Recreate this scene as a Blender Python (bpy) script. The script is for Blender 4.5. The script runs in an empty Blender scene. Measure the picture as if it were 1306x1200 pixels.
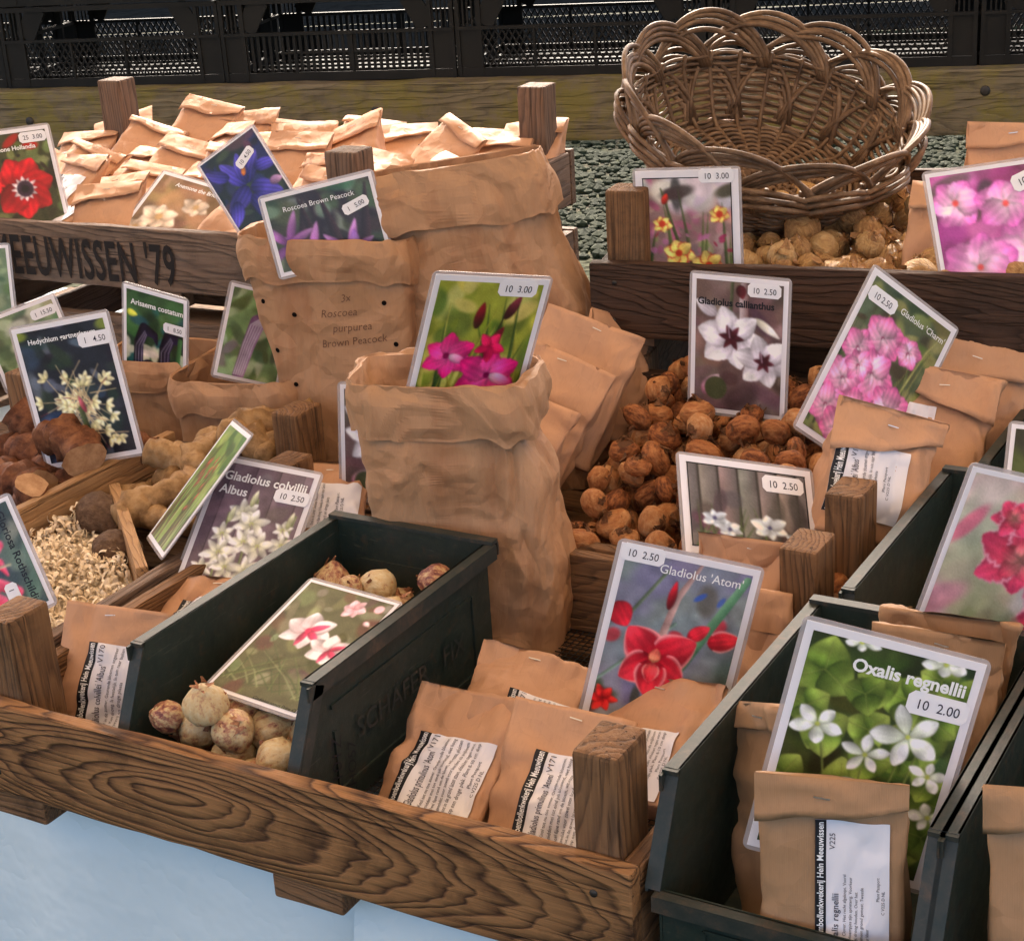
import bpy, bmesh, math, random
import numpy as np
from mathutils import Vector, Matrix, Euler, noise

R = math.radians
PI = math.pi
rnd = random.Random(7)
scene = bpy.context.scene
col = scene.collection

# ------------------------------------------------------------------ camera, light, exposure
cam_d = bpy.data.cameras.new('camera'); cam = bpy.data.objects.new('camera', cam_d); col.objects.link(cam)
CAM_PITCH, CAM_ROLL, CAM_YAW, F_PX = 0.370216, -0.064294, 0.537413, 2200.0
cam_m = Matrix.Rotation(CAM_YAW, 4, 'Z') @ Matrix.Rotation(PI/2 - CAM_PITCH, 4, 'X') @ Matrix.Rotation(CAM_ROLL, 4, 'Z')
cam_m.translation = (1.152646, -1.025026, 1.695338)
cam.matrix_world = cam_m
cam_d.sensor_fit = 'HORIZONTAL'; cam_d.sensor_width = 36.0; cam_d.lens = 36.0*F_PX/1306.0
cam_d.clip_start = 0.05; cam_d.clip_end = 400
scene.camera = cam

SUN_DIR = Vector((-0.42, 0.70, 0.62)).normalized()          # towards the sun
world = bpy.data.worlds.new('World'); scene.world = world; world.use_nodes = True
wn = world.node_tree; wn.nodes.clear()
sky = wn.nodes.new('ShaderNodeTexSky'); sky.sky_type = 'NISHITA'; sky.sun_disc = False
sky.dust_density = 5.0; sky.ozone_density = 0.3; sky.air_density = 0.8
sky.sun_elevation = math.asin(SUN_DIR.z); sky.sun_rotation = math.atan2(SUN_DIR.x, SUN_DIR.y)
bgn = wn.nodes.new('ShaderNodeBackground'); bgn.inputs['Strength'].default_value = 0.15
won = wn.nodes.new('ShaderNodeOutputWorld')
wn.links.new(sky.outputs[0], bgn.inputs[0]); wn.links.new(bgn.outputs[0], won.inputs[0])
sun_d = bpy.data.lights.new('sun', 'SUN'); sun_d.energy = 2.0; sun_d.angle = R(0.6); sun_d.color = (1.0, 0.93, 0.82)
sun = bpy.data.objects.new('sun', sun_d); col.objects.link(sun)
sun.rotation_euler = (-SUN_DIR).to_track_quat('-Z', 'Y').to_euler(); sun.location = (0, 0, 6)
scene.render.engine = 'CYCLES'
scene.cycles.max_bounces = 5; scene.cycles.diffuse_bounces = 3; scene.cycles.glossy_bounces = 2; scene.cycles.transmission_bounces = 3; scene.cycles.transparent_max_bounces = 4
scene.cycles.caustics_reflective = False; scene.cycles.caustics_refractive = False
scene.view_settings.view_transform = 'Standard'; scene.view_settings.look = 'None'
scene.view_settings.exposure = 1.95; scene.view_settings.gamma = 1.0

def ray(px, py):
    d = cam_m.to_3x3() @ Vector(((px-653)/F_PX, -(py-600)/F_PX, -1.0))
    return cam_m.translation.copy(), d
def at_z(px, py, z):
    o, d = ray(px, py); return o + d*((z-o.z)/d.z)
def at_y(px, py, y):
    o, d = ray(px, py); return o + d*((y-o.y)/d.y)

# ------------------------------------------------------------------ objects
def link(name, me, mat=None, parent=None, loc=(0, 0, 0), rot=(0, 0, 0), label=None, cat=None, group=None, kind=None):
    o = bpy.data.objects.new(name, me); col.objects.link(o)
    if mat is not None and me is not None:
        for m in (mat if isinstance(mat, (list, tuple)) else [mat]): me.materials.append(m)
    if parent is not None: o.parent = parent
    o.location = loc; o.rotation_euler = rot
    tag(o, label, cat, group, kind)
    return o
def tag(o, label=None, cat=None, group=None, kind=None):
    if label: o['label'] = label
    if cat: o['category'] = cat
    if group: o['group'] = group
    if kind: o['kind'] = kind
    return o
def thing(name, label, cat, loc=(0, 0, 0), rot=(0, 0, 0), group=None):
    return link(name, None, None, None, loc, rot, label, cat, group)
def copy_tree(o, parent=None):
    c = o.copy(); col.objects.link(c)
    if parent is not None: c.parent = parent
    for ch in list(o.children): copy_tree(ch, c)
    return c
def mesh_of(bm, smooth=False):
    me = bpy.data.meshes.new('mesh'); bm.to_mesh(me); bm.free()
    if smooth: me.polygons.foreach_set('use_smooth', [True]*len(me.polygons))
    return me
def pymesh(v, f, smooth=False):
    me = bpy.data.meshes.new('mesh'); me.from_pydata([tuple(p) for p in v], [], f); me.update()
    if smooth: me.polygons.foreach_set('use_smooth', [True]*len(me.polygons))
    return me

def box_into(bm, sx, sy, sz, loc=(0, 0, 0), rot=None, bev=0.0):
    r = bmesh.ops.create_cube(bm, size=1.0)
    vs = r['verts']
    M = Matrix.Translation(loc) @ (rot.to_4x4() if rot is not None else Matrix.Identity(4)) @ Matrix.Diagonal((sx, sy, sz, 1))
    bmesh.ops.transform(bm, matrix=M, verts=vs)
    if bev > 0:
        es = {e for v in vs for e in v.link_edges}
        bmesh.ops.bevel(bm, geom=list(es), offset=bev, segments=2, affect='EDGES', profile=0.6)
def box_mesh(sx, sy, sz, bev=0.0):
    bm = bmesh.new(); box_into(bm, sx, sy, sz, bev=bev); return mesh_of(bm)
def board_mesh(L, T, H, seed=0, wob=0.0012, bev=0.0025, nl=None, chip=0.0):
    """a plank along local X: slightly wavy edges, worn corners"""
    bm = bmesh.new(); box_into(bm, L, T, H)
    es = [e for e in bm.edges if abs((e.verts[0].co - e.verts[1].co).x) > L*0.9]
    bmesh.ops.bevel(bm, geom=list(bm.edges), offset=bev, segments=2, affect='EDGES', profile=0.6)
    es = [e for e in bm.edges if abs((e.verts[0].co - e.verts[1].co).x) > L*0.5]
    bmesh.ops.subdivide_edges(bm, edges=es, cuts=nl or max(4, int(L/0.03)), use_grid_fill=True)
    for v in bm.verts:
        p = v.co
        q = Vector((p.x*9+seed*3.1, p.y*20, p.z*14+seed))
        v.co.z += wob*noise.noise(q)*1.6
        v.co.y += wob*noise.noise(q+Vector((7, 3, 1)))
        if chip:
            t = noise.noise(Vector((p.x*38+seed, p.y*60, p.z*40)))
            if abs(p.z) > H*0.42 and t > 0.15: v.co.z -= math.copysign(chip*(t-0.15), p.z)
    return mesh_of(bm)
def tube_data(pts, rad, n=6, closed=False, cap=True):
    """tube along points; rad a number or list; returns verts, faces"""
    V = []; F = []; N = len(pts)
    pts = [Vector(p) for p in pts]
    up = Vector((0.13, 0.21, 0.97))
    for i, p in enumerate(pts):
        a = pts[(i-1) % N] if (closed or i > 0) else p
        b = pts[(i+1) % N] if (closed or i < N-1) else p
        t = (b-a).normalized()
        s = t.cross(up)
        if s.length < 1e-4: s = t.cross(Vector((1, 0, 0)))
        s.normalize(); w = s.cross(t)
        r = rad[i] if isinstance(rad, (list, tuple)) else rad
        for k in range(n):
            an = 2*PI*k/n
            V.append(p + (s*math.cos(an) + w*math.sin(an))*r)
    for i in range(N if closed else N-1):
        for k in range(n):
            a = i*n+k; b = i*n+(k+1) % n; c = ((i+1) % N)*n+(k+1) % n; d = ((i+1) % N)*n+k
            F.append((a, b, c, d))
    if cap and not closed:
        F.append(tuple(range(n-1, -1, -1))); F.append(tuple(range((N-1)*n, N*n)))
    return V, F
class MB:
    def __init__(s): s.v = []; s.f = []
    def add(s, V, F):
        o = len(s.v); s.v += [tuple(p) for p in V]; s.f += [tuple(i+o for i in f) for f in F]
    def box(s, sx, sy, sz, c, rot=None):
        V = []
        for x in (-.5, .5):
            for y in (-.5, .5):
                for z in (-.5, .5):
                    p = Vector((x*sx, y*sy, z*sz))
                    if rot is not None: p = rot @ p
                    V.append(p + Vector(c))
        s.add(V, [(0, 1, 3, 2), (4, 6, 7, 5), (0, 4, 5, 1), (2, 3, 7, 6), (0, 2, 6, 4), (1, 5, 7, 3)])
    def mesh(s, smooth=False): return pymesh(s.v, s.f, smooth)

# ------------------------------------------------------------------ materials
class NT:
    def __init__(s, name):
        s.m = bpy.data.materials.new(name); s.m.use_nodes = True; s.t = s.m.node_tree; s.t.nodes.clear()
        s.out = s.n('ShaderNodeOutputMaterial')
    def n(s, typ, **kw):
        nd = s.t.nodes.new(typ)
        for k, v in kw.items(): setattr(nd, k, v)
        return nd
    def l(s, a, b): s.t.links.new(a, b)
    def val(s, inp, v):
        if hasattr(v, 'links'): s.l(v, inp)
        else: inp.default_value = v
    def math(s, op, a, b=0.0, c=None):
        nd = s.n('ShaderNodeMath', operation=op); s.val(nd.inputs[0], a); s.val(nd.inputs[1], b)
        if c is not None: s.val(nd.inputs[2], c)
        return nd.outputs[0]
    def vmath(s, op, a, b=None, scale=None):
        nd = s.n('ShaderNodeVectorMath', operation=op); s.val(nd.inputs[0], a)
        if b is not None: s.val(nd.inputs[1], b)
        if scale is not None: s.val(nd.inputs['Scale'], scale)
        return nd.outputs['Value'] if op in ('LENGTH', 'DOT_PRODUCT', 'DISTANCE') else nd.outputs['Vector']
    def noise(s, vec, scale, detail=4, rough=0.55, out='Fac'):
        nd = s.n('ShaderNodeTexNoise'); s.val(nd.inputs['Vector'], vec)
        nd.inputs['Scale'].default_value = scale; nd.inputs['Detail'].default_value = detail; nd.inputs['Roughness'].default_value = rough
        return nd.outputs[out]
    def voro(s, vec, scale, feature='F1', out='Distance'):
        nd = s.n('ShaderNodeTexVoronoi', feature=feature); s.val(nd.inputs['Vector'], vec); nd.inputs['Scale'].default_value = scale
        return nd.outputs[out]
    def ramp(s, fac, stops, interp='LINEAR'):
        nd = s.n('ShaderNodeValToRGB'); nd.color_ramp.interpolation = interp; s.val(nd.inputs[0], fac)
        e = nd.color_ramp.elements
        while len(e) < len(stops): e.new(0.5)
        for i, (p, c) in enumerate(stops):
            e[i].position = p; e[i].color = (*c, 1) if len(c) == 3 else c
        return nd.outputs['Color']
    def mix(s, fac, a, b, blend='MIX'):
        nd = s.n('ShaderNodeMix', data_type='RGBA', blend_type=blend)
        s.val(nd.inputs[0], fac)
        for i, v in ((6, a), (7, b)):
            s.val(nd.inputs[i], (*v, 1) if isinstance(v, tuple) and len(v) == 3 else v)
        return nd.outputs[2]
    def coord(s, which='Object'): return s.n('ShaderNodeTexCoord').outputs[which]
    def rand(s): return s.n('ShaderNodeObjectInfo').outputs['Random']
    def bump(s, h, strength=0.3, dist=0.01, normal=None):
        nd = s.n('ShaderNodeBump'); s.l(h, nd.inputs['Height']); nd.inputs['Strength'].default_value = strength; nd.inputs['Distance'].default_value = dist
        if normal is not None: s.l(normal, nd.inputs['Normal'])
        return nd.outputs[0]
    def bsdf(s, color, rough=0.6, spec=0.3, normal=None, metal=0.0, **kw):
        b = s.n('ShaderNodeBsdfPrincipled')
        s.val(b.inputs['Base Color'], (*color, 1) if isinstance(color, tuple) and len(color) == 3 else color)
        s.val(b.inputs['Roughness'], rough); s.val(b.inputs['Specular IOR Level'], spec); s.val(b.inputs['Metallic'], metal)
        if normal is not None: s.l(normal, b.inputs['Normal'])
        for k, v in kw.items(): s.val(b.inputs[k], v)
        return b
    def done(s, b): s.l(b.outputs[0], s.out.inputs['Surface']); return s.m
def simple(name, color, rough=0.6, spec=0.3, **kw):
    t = NT(name); return t.done(t.bsdf(color, rough, spec, **kw))

def wood(name, light, dark, freq=60, scale=(0.25, 1.0, 1.0), centre=None, weather=0.25, grey=(0.22, 0.19, 0.16), warp=0.012, moss=0.0, contrast=1.0, dirt=0.5):
    """growth rings about an axis close to the plank's length, cut by the plank's faces"""
    t = NT(name); c = t.coord(); rd = t.rand()
    off = t.n('ShaderNodeCombineXYZ')
    if centre is None:
        t.l(t.math('MULTIPLY_ADD', rd, 9.0, -4.0), off.inputs[0])
        t.l(t.math('MULTIPLY_ADD', t.math('FRACT', t.math('MULTIPLY', rd, 17.0)), 0.10, 0.02), off.inputs[1])
        t.l(t.math('MULTIPLY_ADD', t.math('FRACT', t.math('MULTIPLY', rd, 31.0)), 0.12, -0.06), off.inputs[2])
        p = t.vmath('ADD', c, off.outputs[0])
    else:
        p = t.vmath('SUBTRACT', c, centre)
    st = t.vmath('MULTIPLY', c, (1.6, 9.0, 9.0))
    st = t.vmath('ADD', st, t.vmath('SCALE', off.outputs[0], scale=3.0)) if centre is None else st
    w1 = t.noise(st, 2.2, 3, 0.5, 'Color')
    pw = t.vmath('ADD', t.vmath('MULTIPLY', p, scale), t.vmath('SCALE', t.vmath('SUBTRACT', w1, (0.5, 0.5, 0.5)), scale=warp*4))
    r = t.vmath('LENGTH', pw)
    wob = t.noise(t.vmath('MULTIPLY', c, (3.0, 22.0, 22.0)), 1.0, 2, 0.5)
    cmb = t.n('ShaderNodeCombineXYZ'); t.l(t.math('MULTIPLY', r, freq*.30), cmb.inputs[0])
    wob2 = t.noise(cmb.outputs[0], 1.0, 1, 0.5)
    sw = t.math('ADD', t.math('MULTIPLY', r, freq), t.math('ADD', t.math('MULTIPLY', wob, 1.1), t.math('MULTIPLY', wob2, 3.0)))
    fr = t.math('FRACT', sw)
    ring = t.math('POWER', fr, 2.2)
    edge = t.math('SMOOTH_MIN', t.math('MULTIPLY', t.math('SUBTRACT', 1.0, fr), 7.0), 1.0, 0.1)
    ring = t.math('MULTIPLY', ring, edge)
    ring = t.math('MULTIPLY', ring, contrast)
    fib = t.noise(t.vmath('MULTIPLY', c, (14, 260, 260)), 1.0, 3, 0.6)
    fac = t.math('ADD', ring, t.math('MULTIPLY', t.math('SUBTRACT', fib, 0.5), 0.85))
    cl = t.ramp(fac, [(0.0, light), (0.42, tuple(0.6*a+0.4*b for a, b in zip(light, dark))), (0.85, dark)])
    big = t.noise(t.vmath('MULTIPLY', c, (3.0, 7.0, 7.0)), 1.7, 5, 0.6)
    cl = t.mix(t.math('MULTIPLY', t.ramp(big, [(0.42, (0, 0, 0)), (0.68, (1, 1, 1))]), weather), cl, grey)
    dn = t.noise(t.vmath('ADD', c, off.outputs[0]) if centre is None else c, 16, 6, 0.7)
    cl = t.mix(t.math('MULTIPLY', t.ramp(dn, [(0.5, (0, 0, 0)), (0.72, (1, 1, 1))]), dirt), cl, tuple(x*0.35 for x in dark))
    if moss > 0:
        mn = t.noise(c, 9, 6, 0.75)
        cl = t.mix(t.math('MULTIPLY', t.ramp(mn, [(0.45, (0, 0, 0)), (0.6, (1, 1, 1))]), moss), cl, (0.20, 0.165, 0.02))
    crk = t.noise(t.vmath('ADD', t.vmath('MULTIPLY', c, (5.0, 210, 210)), off.outputs[0]) if centre is None else t.vmath('MULTIPLY', c, (5.0, 210, 210)), 1.0, 2, 0.6)
    crk = t.ramp(crk, [(0.60, (0, 0, 0)), (0.70, (1, 1, 1))])
    cl = t.mix(t.math('MULTIPLY', crk, 0.65), cl, tuple(x*0.3 for x in dark))
    pale = t.ramp(t.noise(t.vmath('MULTIPLY', c, (7.0, 330, 330)), 1.0, 2, 0.6), [(0.58, (0, 0, 0)), (0.72, (1, 1, 1))])
    cl = t.mix(t.math('MULTIPLY', pale, 0.30), cl, tuple(min(1, x*1.9) for x in light))
    hsum = t.math('ADD', t.math('ADD', t.math('MULTIPLY', fac, -1.0), t.math('MULTIPLY', dn, 0.6)), t.math('MULTIPLY', crk, -1.2))
    nb = t.bump(hsum, 0.7, 0.0025)
    return t.done(t.bsdf(cl, 0.72, 0.25, nb))

def paper(name, c1, c2, crumple=0.5, ribs=True, rough=0.6, stain=0.0):
    t = NT(name); c = t.coord(); rd = t.rand()
    o = t.n('ShaderNodeCombineXYZ'); t.l(t.math('MULTIPLY', rd, 13.0), o.inputs[0]); t.l(t.math('MULTIPLY', rd, 7.0), o.inputs[1])
    p = t.vmath('ADD', c, o.outputs[0])
    n1 = t.noise(p, 7, 5, 0.6)
    cl = t.mix(t.ramp(n1, [(0.3, (0, 0, 0)), (0.7, (1, 1, 1))]), c1, c2)
    if stain:
        sn = t.noise(t.vmath('MULTIPLY', p, (1.0, 1.0, 0.22)), 24, 4, 0.6)
        cl = t.mix(t.math('MULTIPLY', t.ramp(sn, [(0.50, (0, 0, 0)), (0.68, (1, 1, 1))]), stain), cl, (c1[0]*.72, c1[1]*.50, c1[2]*.38))
    fl = t.noise(t.vmath('MULTIPLY', p, (420, 420, 60)), 1.0, 2, 0.6)
    cl = t.mix(t.math('MULTIPLY', t.ramp(fl, [(0.5, (0, 0, 0)), (0.8, (1, 1, 1))]), 0.16), cl, tuple(x*0.45 for x in c1))
    cl = t.mix(t.math('MULTIPLY_ADD', rd, 0.25, 0.0), cl, tuple(x*0.78 for x in c2))
    def facets(sc, wob, k):
        q = t.vmath('ADD', p, t.vmath('SCALE', t.noise(p, sc*.6, 2, 0.5, 'Color'), scale=wob))
        nd = t.n('ShaderNodeTexVoronoi', feature='F1'); t.l(q, nd.inputs['Vector']); nd.inputs['Scale'].default_value = sc
        d = t.vmath('SUBTRACT', q, nd.outputs['Position'])
        rv = t.vmath('SUBTRACT', nd.outputs['Color'], (0.5, 0.5, 0.5))
        return t.math('MULTIPLY', t.vmath('DOT_PRODUCT', d, rv), k)
    h = facets(24, .05, 1.0)
    s1 = t.noise(p, 9, 2, 0.5); s2 = t.noise(p, 23, 2, 0.5)
    soft = t.math('SUBTRACT', t.math('ABSOLUTE', t.math('SUBTRACT', s1, .5)), t.math('MULTIPLY', t.math('ABSOLUTE', t.math('SUBTRACT', s2, .5)), .6))
    nb = t.bump(t.math('ADD', t.math('MULTIPLY', h, .42), t.math('MULTIPLY', soft, .016)), 0.60*crumple, 1.0)
    if ribs:
        wv = t.n('ShaderNodeTexWave', wave_type='BANDS', bands_direction='X'); t.l(c, wv.inputs['Vector'])
        wv.inputs['Scale'].default_value = 190; wv.inputs['Distortion'].default_value = 1.0; wv.inputs['Detail'].default_value = 1
        nb = t.bump(wv.outputs['Fac'], 0.10, 0.0006, nb)
    return t.done(t.bsdf(cl, rough, 0.32, nb))

M = {}
M['kraft'] = paper('kraft_paper', (0.50, 0.268, 0.145), (0.57, 0.32, 0.185), 0.8)
M['kraft_open'] = paper('kraft_paper_crumpled', (0.40, 0.215, 0.105), (0.48, 0.27, 0.142), 1.0, stain=0.5)
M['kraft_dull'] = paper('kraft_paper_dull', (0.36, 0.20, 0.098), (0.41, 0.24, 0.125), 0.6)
M['paper_white'] = simple('label_paper', (0.80, 0.78, 0.82), 0.5, 0.3)
M['sticker'] = simple('sticker_paper', (0.84, 0.83, 0.86), 0.4, 0.3)
M['ink'] = simple('black_ink', (0.012, 0.012, 0.016), 0.5, 0.3)
M['ink_grey'] = simple('price_ink', (0.035, 0.03, 0.05), 0.5, 0.3)
M['ink_white'] = simple('white_lettering', (0.85, 0.85, 0.85), 0.4, 0.3)
M['ink_brown'] = simple('ballpoint_ink', (0.17, 0.085, 0.05), 0.6, 0.2)
M['stencil'] = simple('stencil_ink', (0.022, 0.018, 0.017), 0.8, 0.15)
M['steel'] = simple('staple_steel', (0.62, 0.60, 0.58), 0.3, 0.5, metal=0.9)
M['hole'] = simple('hole_shade', (0.008, 0.006, 0.005), 0.9, 0.05)  # shade inside the punched holes, put into a flat near-black colour

def print_mat():
    t = NT('glossy_print'); a = t.n('ShaderNodeVertexColor', layer_name='Col')
    return t.done(t.bsdf(a.outputs['Color'], 0.28, 0.45))
M['print'] = print_mat()
def lam_mat():
    t = NT('laminate_film')
    tr = t.n('ShaderNodeBsdfTransparent'); tr.inputs[0].default_value = (0.93, 0.92, 0.93, 1)
    b = t.bsdf((0.60, 0.56, 0.56), 0.12, 0.6)
    mx = t.n('ShaderNodeMixShader'); mx.inputs[0].default_value = 0.42
    t.l(tr.outputs[0], mx.inputs[1]); t.l(b.outputs[0], mx.inputs[2]); t.l(mx.outputs[0], t.out.inputs['Surface'])
    return t.m
M['laminate'] = lam_mat()
M['wood_front'] = wood('wood_front_board', (0.31, 0.150, 0.058), (0.050, 0.020, 0.009), 185, (0.19, 1.0, 1.0), (-0.105, 0.005, -0.002), 0.3, (0.15, 0.085, 0.035), 0.0075, dirt=0.6, contrast=1.2)
M['wood'] = wood('wood_weathered', (0.22, 0.108, 0.044), (0.055, 0.025, 0.011), 260, (0.05, 1, 1), None, 0.35, (0.16, 0.11, 0.075), 0.005, contrast=0.85, dirt=0.7)
M['wood_grey'] = wood('wood_grey_brown', (0.185, 0.115, 0.075), (0.06, 0.036, 0.025), 260, (0.04, 1, 1), None, 0.4, (0.17, 0.14, 0.12), 0.006)
M['wood_dark'] = wood('wood_dark_brown', (0.066, 0.033, 0.019), (0.024, 0.012, 0.007), 220, (0.06, 1, 1), None, 0.3, (0.05, 0.034, 0.025), 0.008)
M['wood_pale'] = wood('wood_pale_batten', (0.42, 0.24, 0.11), (0.26, 0.135, 0.058), 170, (0.05, 1, 1), None, 0.15, (0.3, 0.2, 0.12), dirt=0.25)
M['wood_moss'] = wood('wood_mossy_beam', (0.19, 0.15, 0.09), (0.09, 0.07, 0.04), 90, (0.05, 1, 1), None, 0.4, (0.14, 0.12, 0.09), moss=0.6)
def bin_mat():
    t = NT('bin_green_paint'); c = t.coord()
    n1 = t.noise(c, 12, 6, 0.7); n2 = t.noise(c, 55, 5, 0.7)
    cl = t.mix(t.ramp(n1, [(0.35, (0, 0, 0)), (0.7, (1, 1, 1))]), (0.012, 0.022, 0.017), (0.021, 0.034, 0.027))
    cl = t.mix(t.math('MULTIPLY', t.ramp(n2, [(0.56, (0, 0, 0)), (0.68, (1, 1, 1))]), 0.55), cl, (0.06, 0.035, 0.02))
    cl = t.mix(t.math('MULTIPLY', t.ramp(t.noise(c, 5, 4, 0.6), [(0.45, (0, 0, 0)), (0.75, (1, 1, 1))]), 0.35), cl, (0.05, 0.045, 0.035))
    sc = t.ramp(t.noise(t.vmath('MULTIPLY', c, (40, 16, 260)), 1.0, 3, 0.7), [(0.63, (0, 0, 0)), (0.70, (1, 1, 1))])
    cl = t.mix(t.math('MULTIPLY', sc, 0.35), cl, (0.10, 0.095, 0.075))
    du = t.ramp(t.noise(c, 90, 6, 0.8), [(0.50, (0, 0, 0)), (0.75, (1, 1, 1))])
    cl = t.mix(t.math('MULTIPLY', du, 0.30), cl, (0.09, 0.065, 0.04))
    dent = t.noise(c, 14, 3, 0.5)
    return t.done(t.bsdf(cl, t.math('MULTIPLY_ADD', n2, 0.4, 0.30), 0.28, t.bump(t.math('ADD', t.math('MULTIPLY', dent, 2.0), n2), 0.22, 0.003)))
M['bin'] = bin_mat()
def rim_mat():
    t = NT('bin_worn_rim'); c = t.coord()
    n2 = t.noise(c, 40, 6, 0.75)
    cl = t.ramp(n2, [(0.38, (0.014, 0.024, 0.021)), (0.55, (0.032, 0.034, 0.028)), (0.78, (0.11, 0.065, 0.038))])
    return t.done(t.bsdf(cl, 0.5, 0.4, t.bump(n2, 0.2, 0.001)))
M['bin_rim'] = rim_mat()
def mottled(name, stops, scale=30, rough=0.6, spec=0.3, bump=0.3, dist=0.004, stretch=(1, 1, 1), rnd_amt=0.0, sss=0.0):
    t = NT(name); c = t.coord(); rd = t.rand()
    o = t.n('ShaderNodeCombineXYZ'); t.l(t.math('MULTIPLY', rd, 11.0), o.inputs[0])
    p = t.vmath('ADD', t.vmath('MULTIPLY', c, stretch), o.outputs[0])
    n1 = t.noise(p, scale, 6, 0.65)
    f = t.math('ADD', n1, t.math('MULTIPLY', t.math('SUBTRACT', rd, 0.5), rnd_amt))
    cl = t.ramp(f, stops)
    return t.done(t.bsdf(cl, rough, spec, t.bump(n1, bump, dist)))
M['corm'] = mottled('corm_skin', [(0.28, (0.13, 0.038, 0.012)), (0.42, (0.34, 0.118, 0.036)), (0.60, (0.48, 0.21, 0.075)), (0.8, (0.60, 0.34, 0.16))], 2.0, 0.55, 0.3, 0.4, 0.05, (1, 1, 2.4), 0.35)
M['corm_husk'] = mottled('corm_husk', [(0.3, (0.05, 0.022, 0.010)), (0.55, (0.16, 0.07, 0.03)), (0.8, (0.33, 0.17, 0.075))], 8, 0.7, 0.2, 0.5, 0.002)
M['golden'] = mottled('golden_tunic', [(0.25, (0.24, 0.11, 0.04)), (0.45, (0.46, 0.26, 0.10)), (0.62, (0.60, 0.38, 0.16)), (0.8, (0.68, 0.50, 0.28))], 3.5, 0.5, 0.35, 0.5, 0.05, (1.6, 1.6, 0.35), 0.25)
M['golden_husk'] = mottled('golden_husk', [(0.3, (0.16, 0.075, 0.03)), (0.55, (0.36, 0.19, 0.075)), (0.8, (0.55, 0.36, 0.17))], 5, 0.6, 0.3, 0.4, 0.002)
M['palebulb'] = mottled('pale_bulb', [(0.32, (0.16, 0.04, 0.035)), (0.41, (0.40, 0.17, 0.09)), (0.52, (0.60, 0.42, 0.20)), (0.8, (0.70, 0.60, 0.38))], 2.4, 0.38, 0.45, 0.3, 0.03, (1.2, 1.2, 0.7), 0.22)
M['pale_husk'] = mottled('pale_husk', [(0.3, (0.16, 0.05, 0.03)), (0.55, (0.36, 0.16, 0.075)), (0.8, (0.52, 0.32, 0.16))], 5, 0.5, 0.3, 0.3, 0.002)
M['rhizome'] = mottled('rhizome_bark', [(0.3, (0.045, 0.016, 0.008)), (0.5, (0.16, 0.060, 0.027)), (0.7, (0.28, 0.12, 0.052)), (0.85, (0.44, 0.25, 0.13))], 55, 0.7, 0.2, 0.9, 0.005, rnd_amt=0.15)
M['rhizome_cut'] = mottled('rhizome_cut_face', [(0.3, (0.30, 0.15, 0.07)), (0.7, (0.56, 0.34, 0.18))], 60, 0.7, 0.2, 0.5, 0.003)
M['ginger'] = mottled('ginger_skin', [(0.3, (0.17, 0.09, 0.035)), (0.5, (0.34, 0.20, 0.085)), (0.75, (0.50, 0.33, 0.17))], 50, 0.65, 0.25, 0.7, 0.004, rnd_amt=0.15)
M['tuber'] = mottled('tuber_skin', [(0.3, (0.10, 0.055, 0.03)), (0.6, (0.21, 0.125, 0.075)), (0.8, (0.30, 0.20, 0.13))], 4, 0.7, 0.25, 0.6, 0.08)
M['shaving'] = mottled('wood_shaving', [(0.3, (0.84, 0.66, 0.44)), (0.6, (0.90, 0.77, 0.58)), (0.85, (0.92, 0.84, 0.68))], 12, 0.6, 0.25, 0.1, 0.001)
M['willow'] = mottled('willow_rod', [(0.28, (0.055, 0.030, 0.016)), (0.5, (0.15, 0.088, 0.048)), (0.68, (0.26, 0.162, 0.092)), (0.85, (0.40, 0.27, 0.165))], 34, 0.55, 0.3, 0.3, 0.002, rnd_amt=0.12)
M['plastic'] = mottled('black_crate_plastic', [(0.3, (0.008, 0.008, 0.0075)), (0.7, (0.016, 0.015, 0.013))], 8, 0.6, 0.2, 0.1, 0.002)
M['wire'] = simple('dark_wire_mesh', (0.05, 0.045, 0.04), 0.5, 0.4, metal=0.6)
def cloth_mat():
    t = NT('pale_blue_cloth'); c = t.coord()
    n1 = t.noise(c, 3, 4, 0.6)
    cl = t.mix(n1, (0.63, 0.735, 0.765), (0.70, 0.785, 0.80))
    w = t.math('ADD', t.math('MULTIPLY', t.noise(c, 900, 2, 0.5), .12), t.math('MULTIPLY', t.math('ABSOLUTE', t.math('SUBTRACT', t.noise(c, 11, 3, 0.55), .5)), 14.0))
    return t.done(t.bsdf(cl, 0.85, 0.15, t.bump(w, 0.20, 0.003)))
M['cloth'] = cloth_mat()
def awning_mat():
    t = NT('awning_canvas')
    d = t.n('ShaderNodeBsdfDiffuse'); d.inputs[0].default_value = (0.78, 0.66, 0.54, 1)
    tr = t.n('ShaderNodeBsdfTranslucent'); tr.inputs[0].default_value = (0.90, 0.66, 0.44, 1)
    mx = t.n('ShaderNodeMixShader'); mx.inputs[0].default_value = 0.35
    t.l(d.outputs[0], mx.inputs[1]); t.l(tr.outputs[0], mx.inputs[2]); t.l(mx.outputs[0], t.out.inputs['Surface'])
    return t.m
M['awning'] = awning_mat()
def ground_mat():
    t = NT('gravel_ground'); c = t.coord()
    v = t.voro(c, 26, 'F1', 'Color'); d = t.voro(c, 26)
    cl = t.mix(0.75, v, (0.5, 0.5, 0.5))
    g = t.noise(c, 1.7, 5, 0.65)
    base = t.mix(t.ramp(g, [(0.42, (0, 0, 0)), (0.6, (1, 1, 1))]), (0.12, 0.105, 0.06), (0.035, 0.042, 0.010))
    cl = t.mix(1.0, cl, base, 'MULTIPLY')
    cl = t.mix(0.5, cl, base)
    return t.done(t.bsdf(cl, 0.9, 0.15, t.bump(d, 0.8, 0.03)))
M['ground'] = ground_mat()
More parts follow.
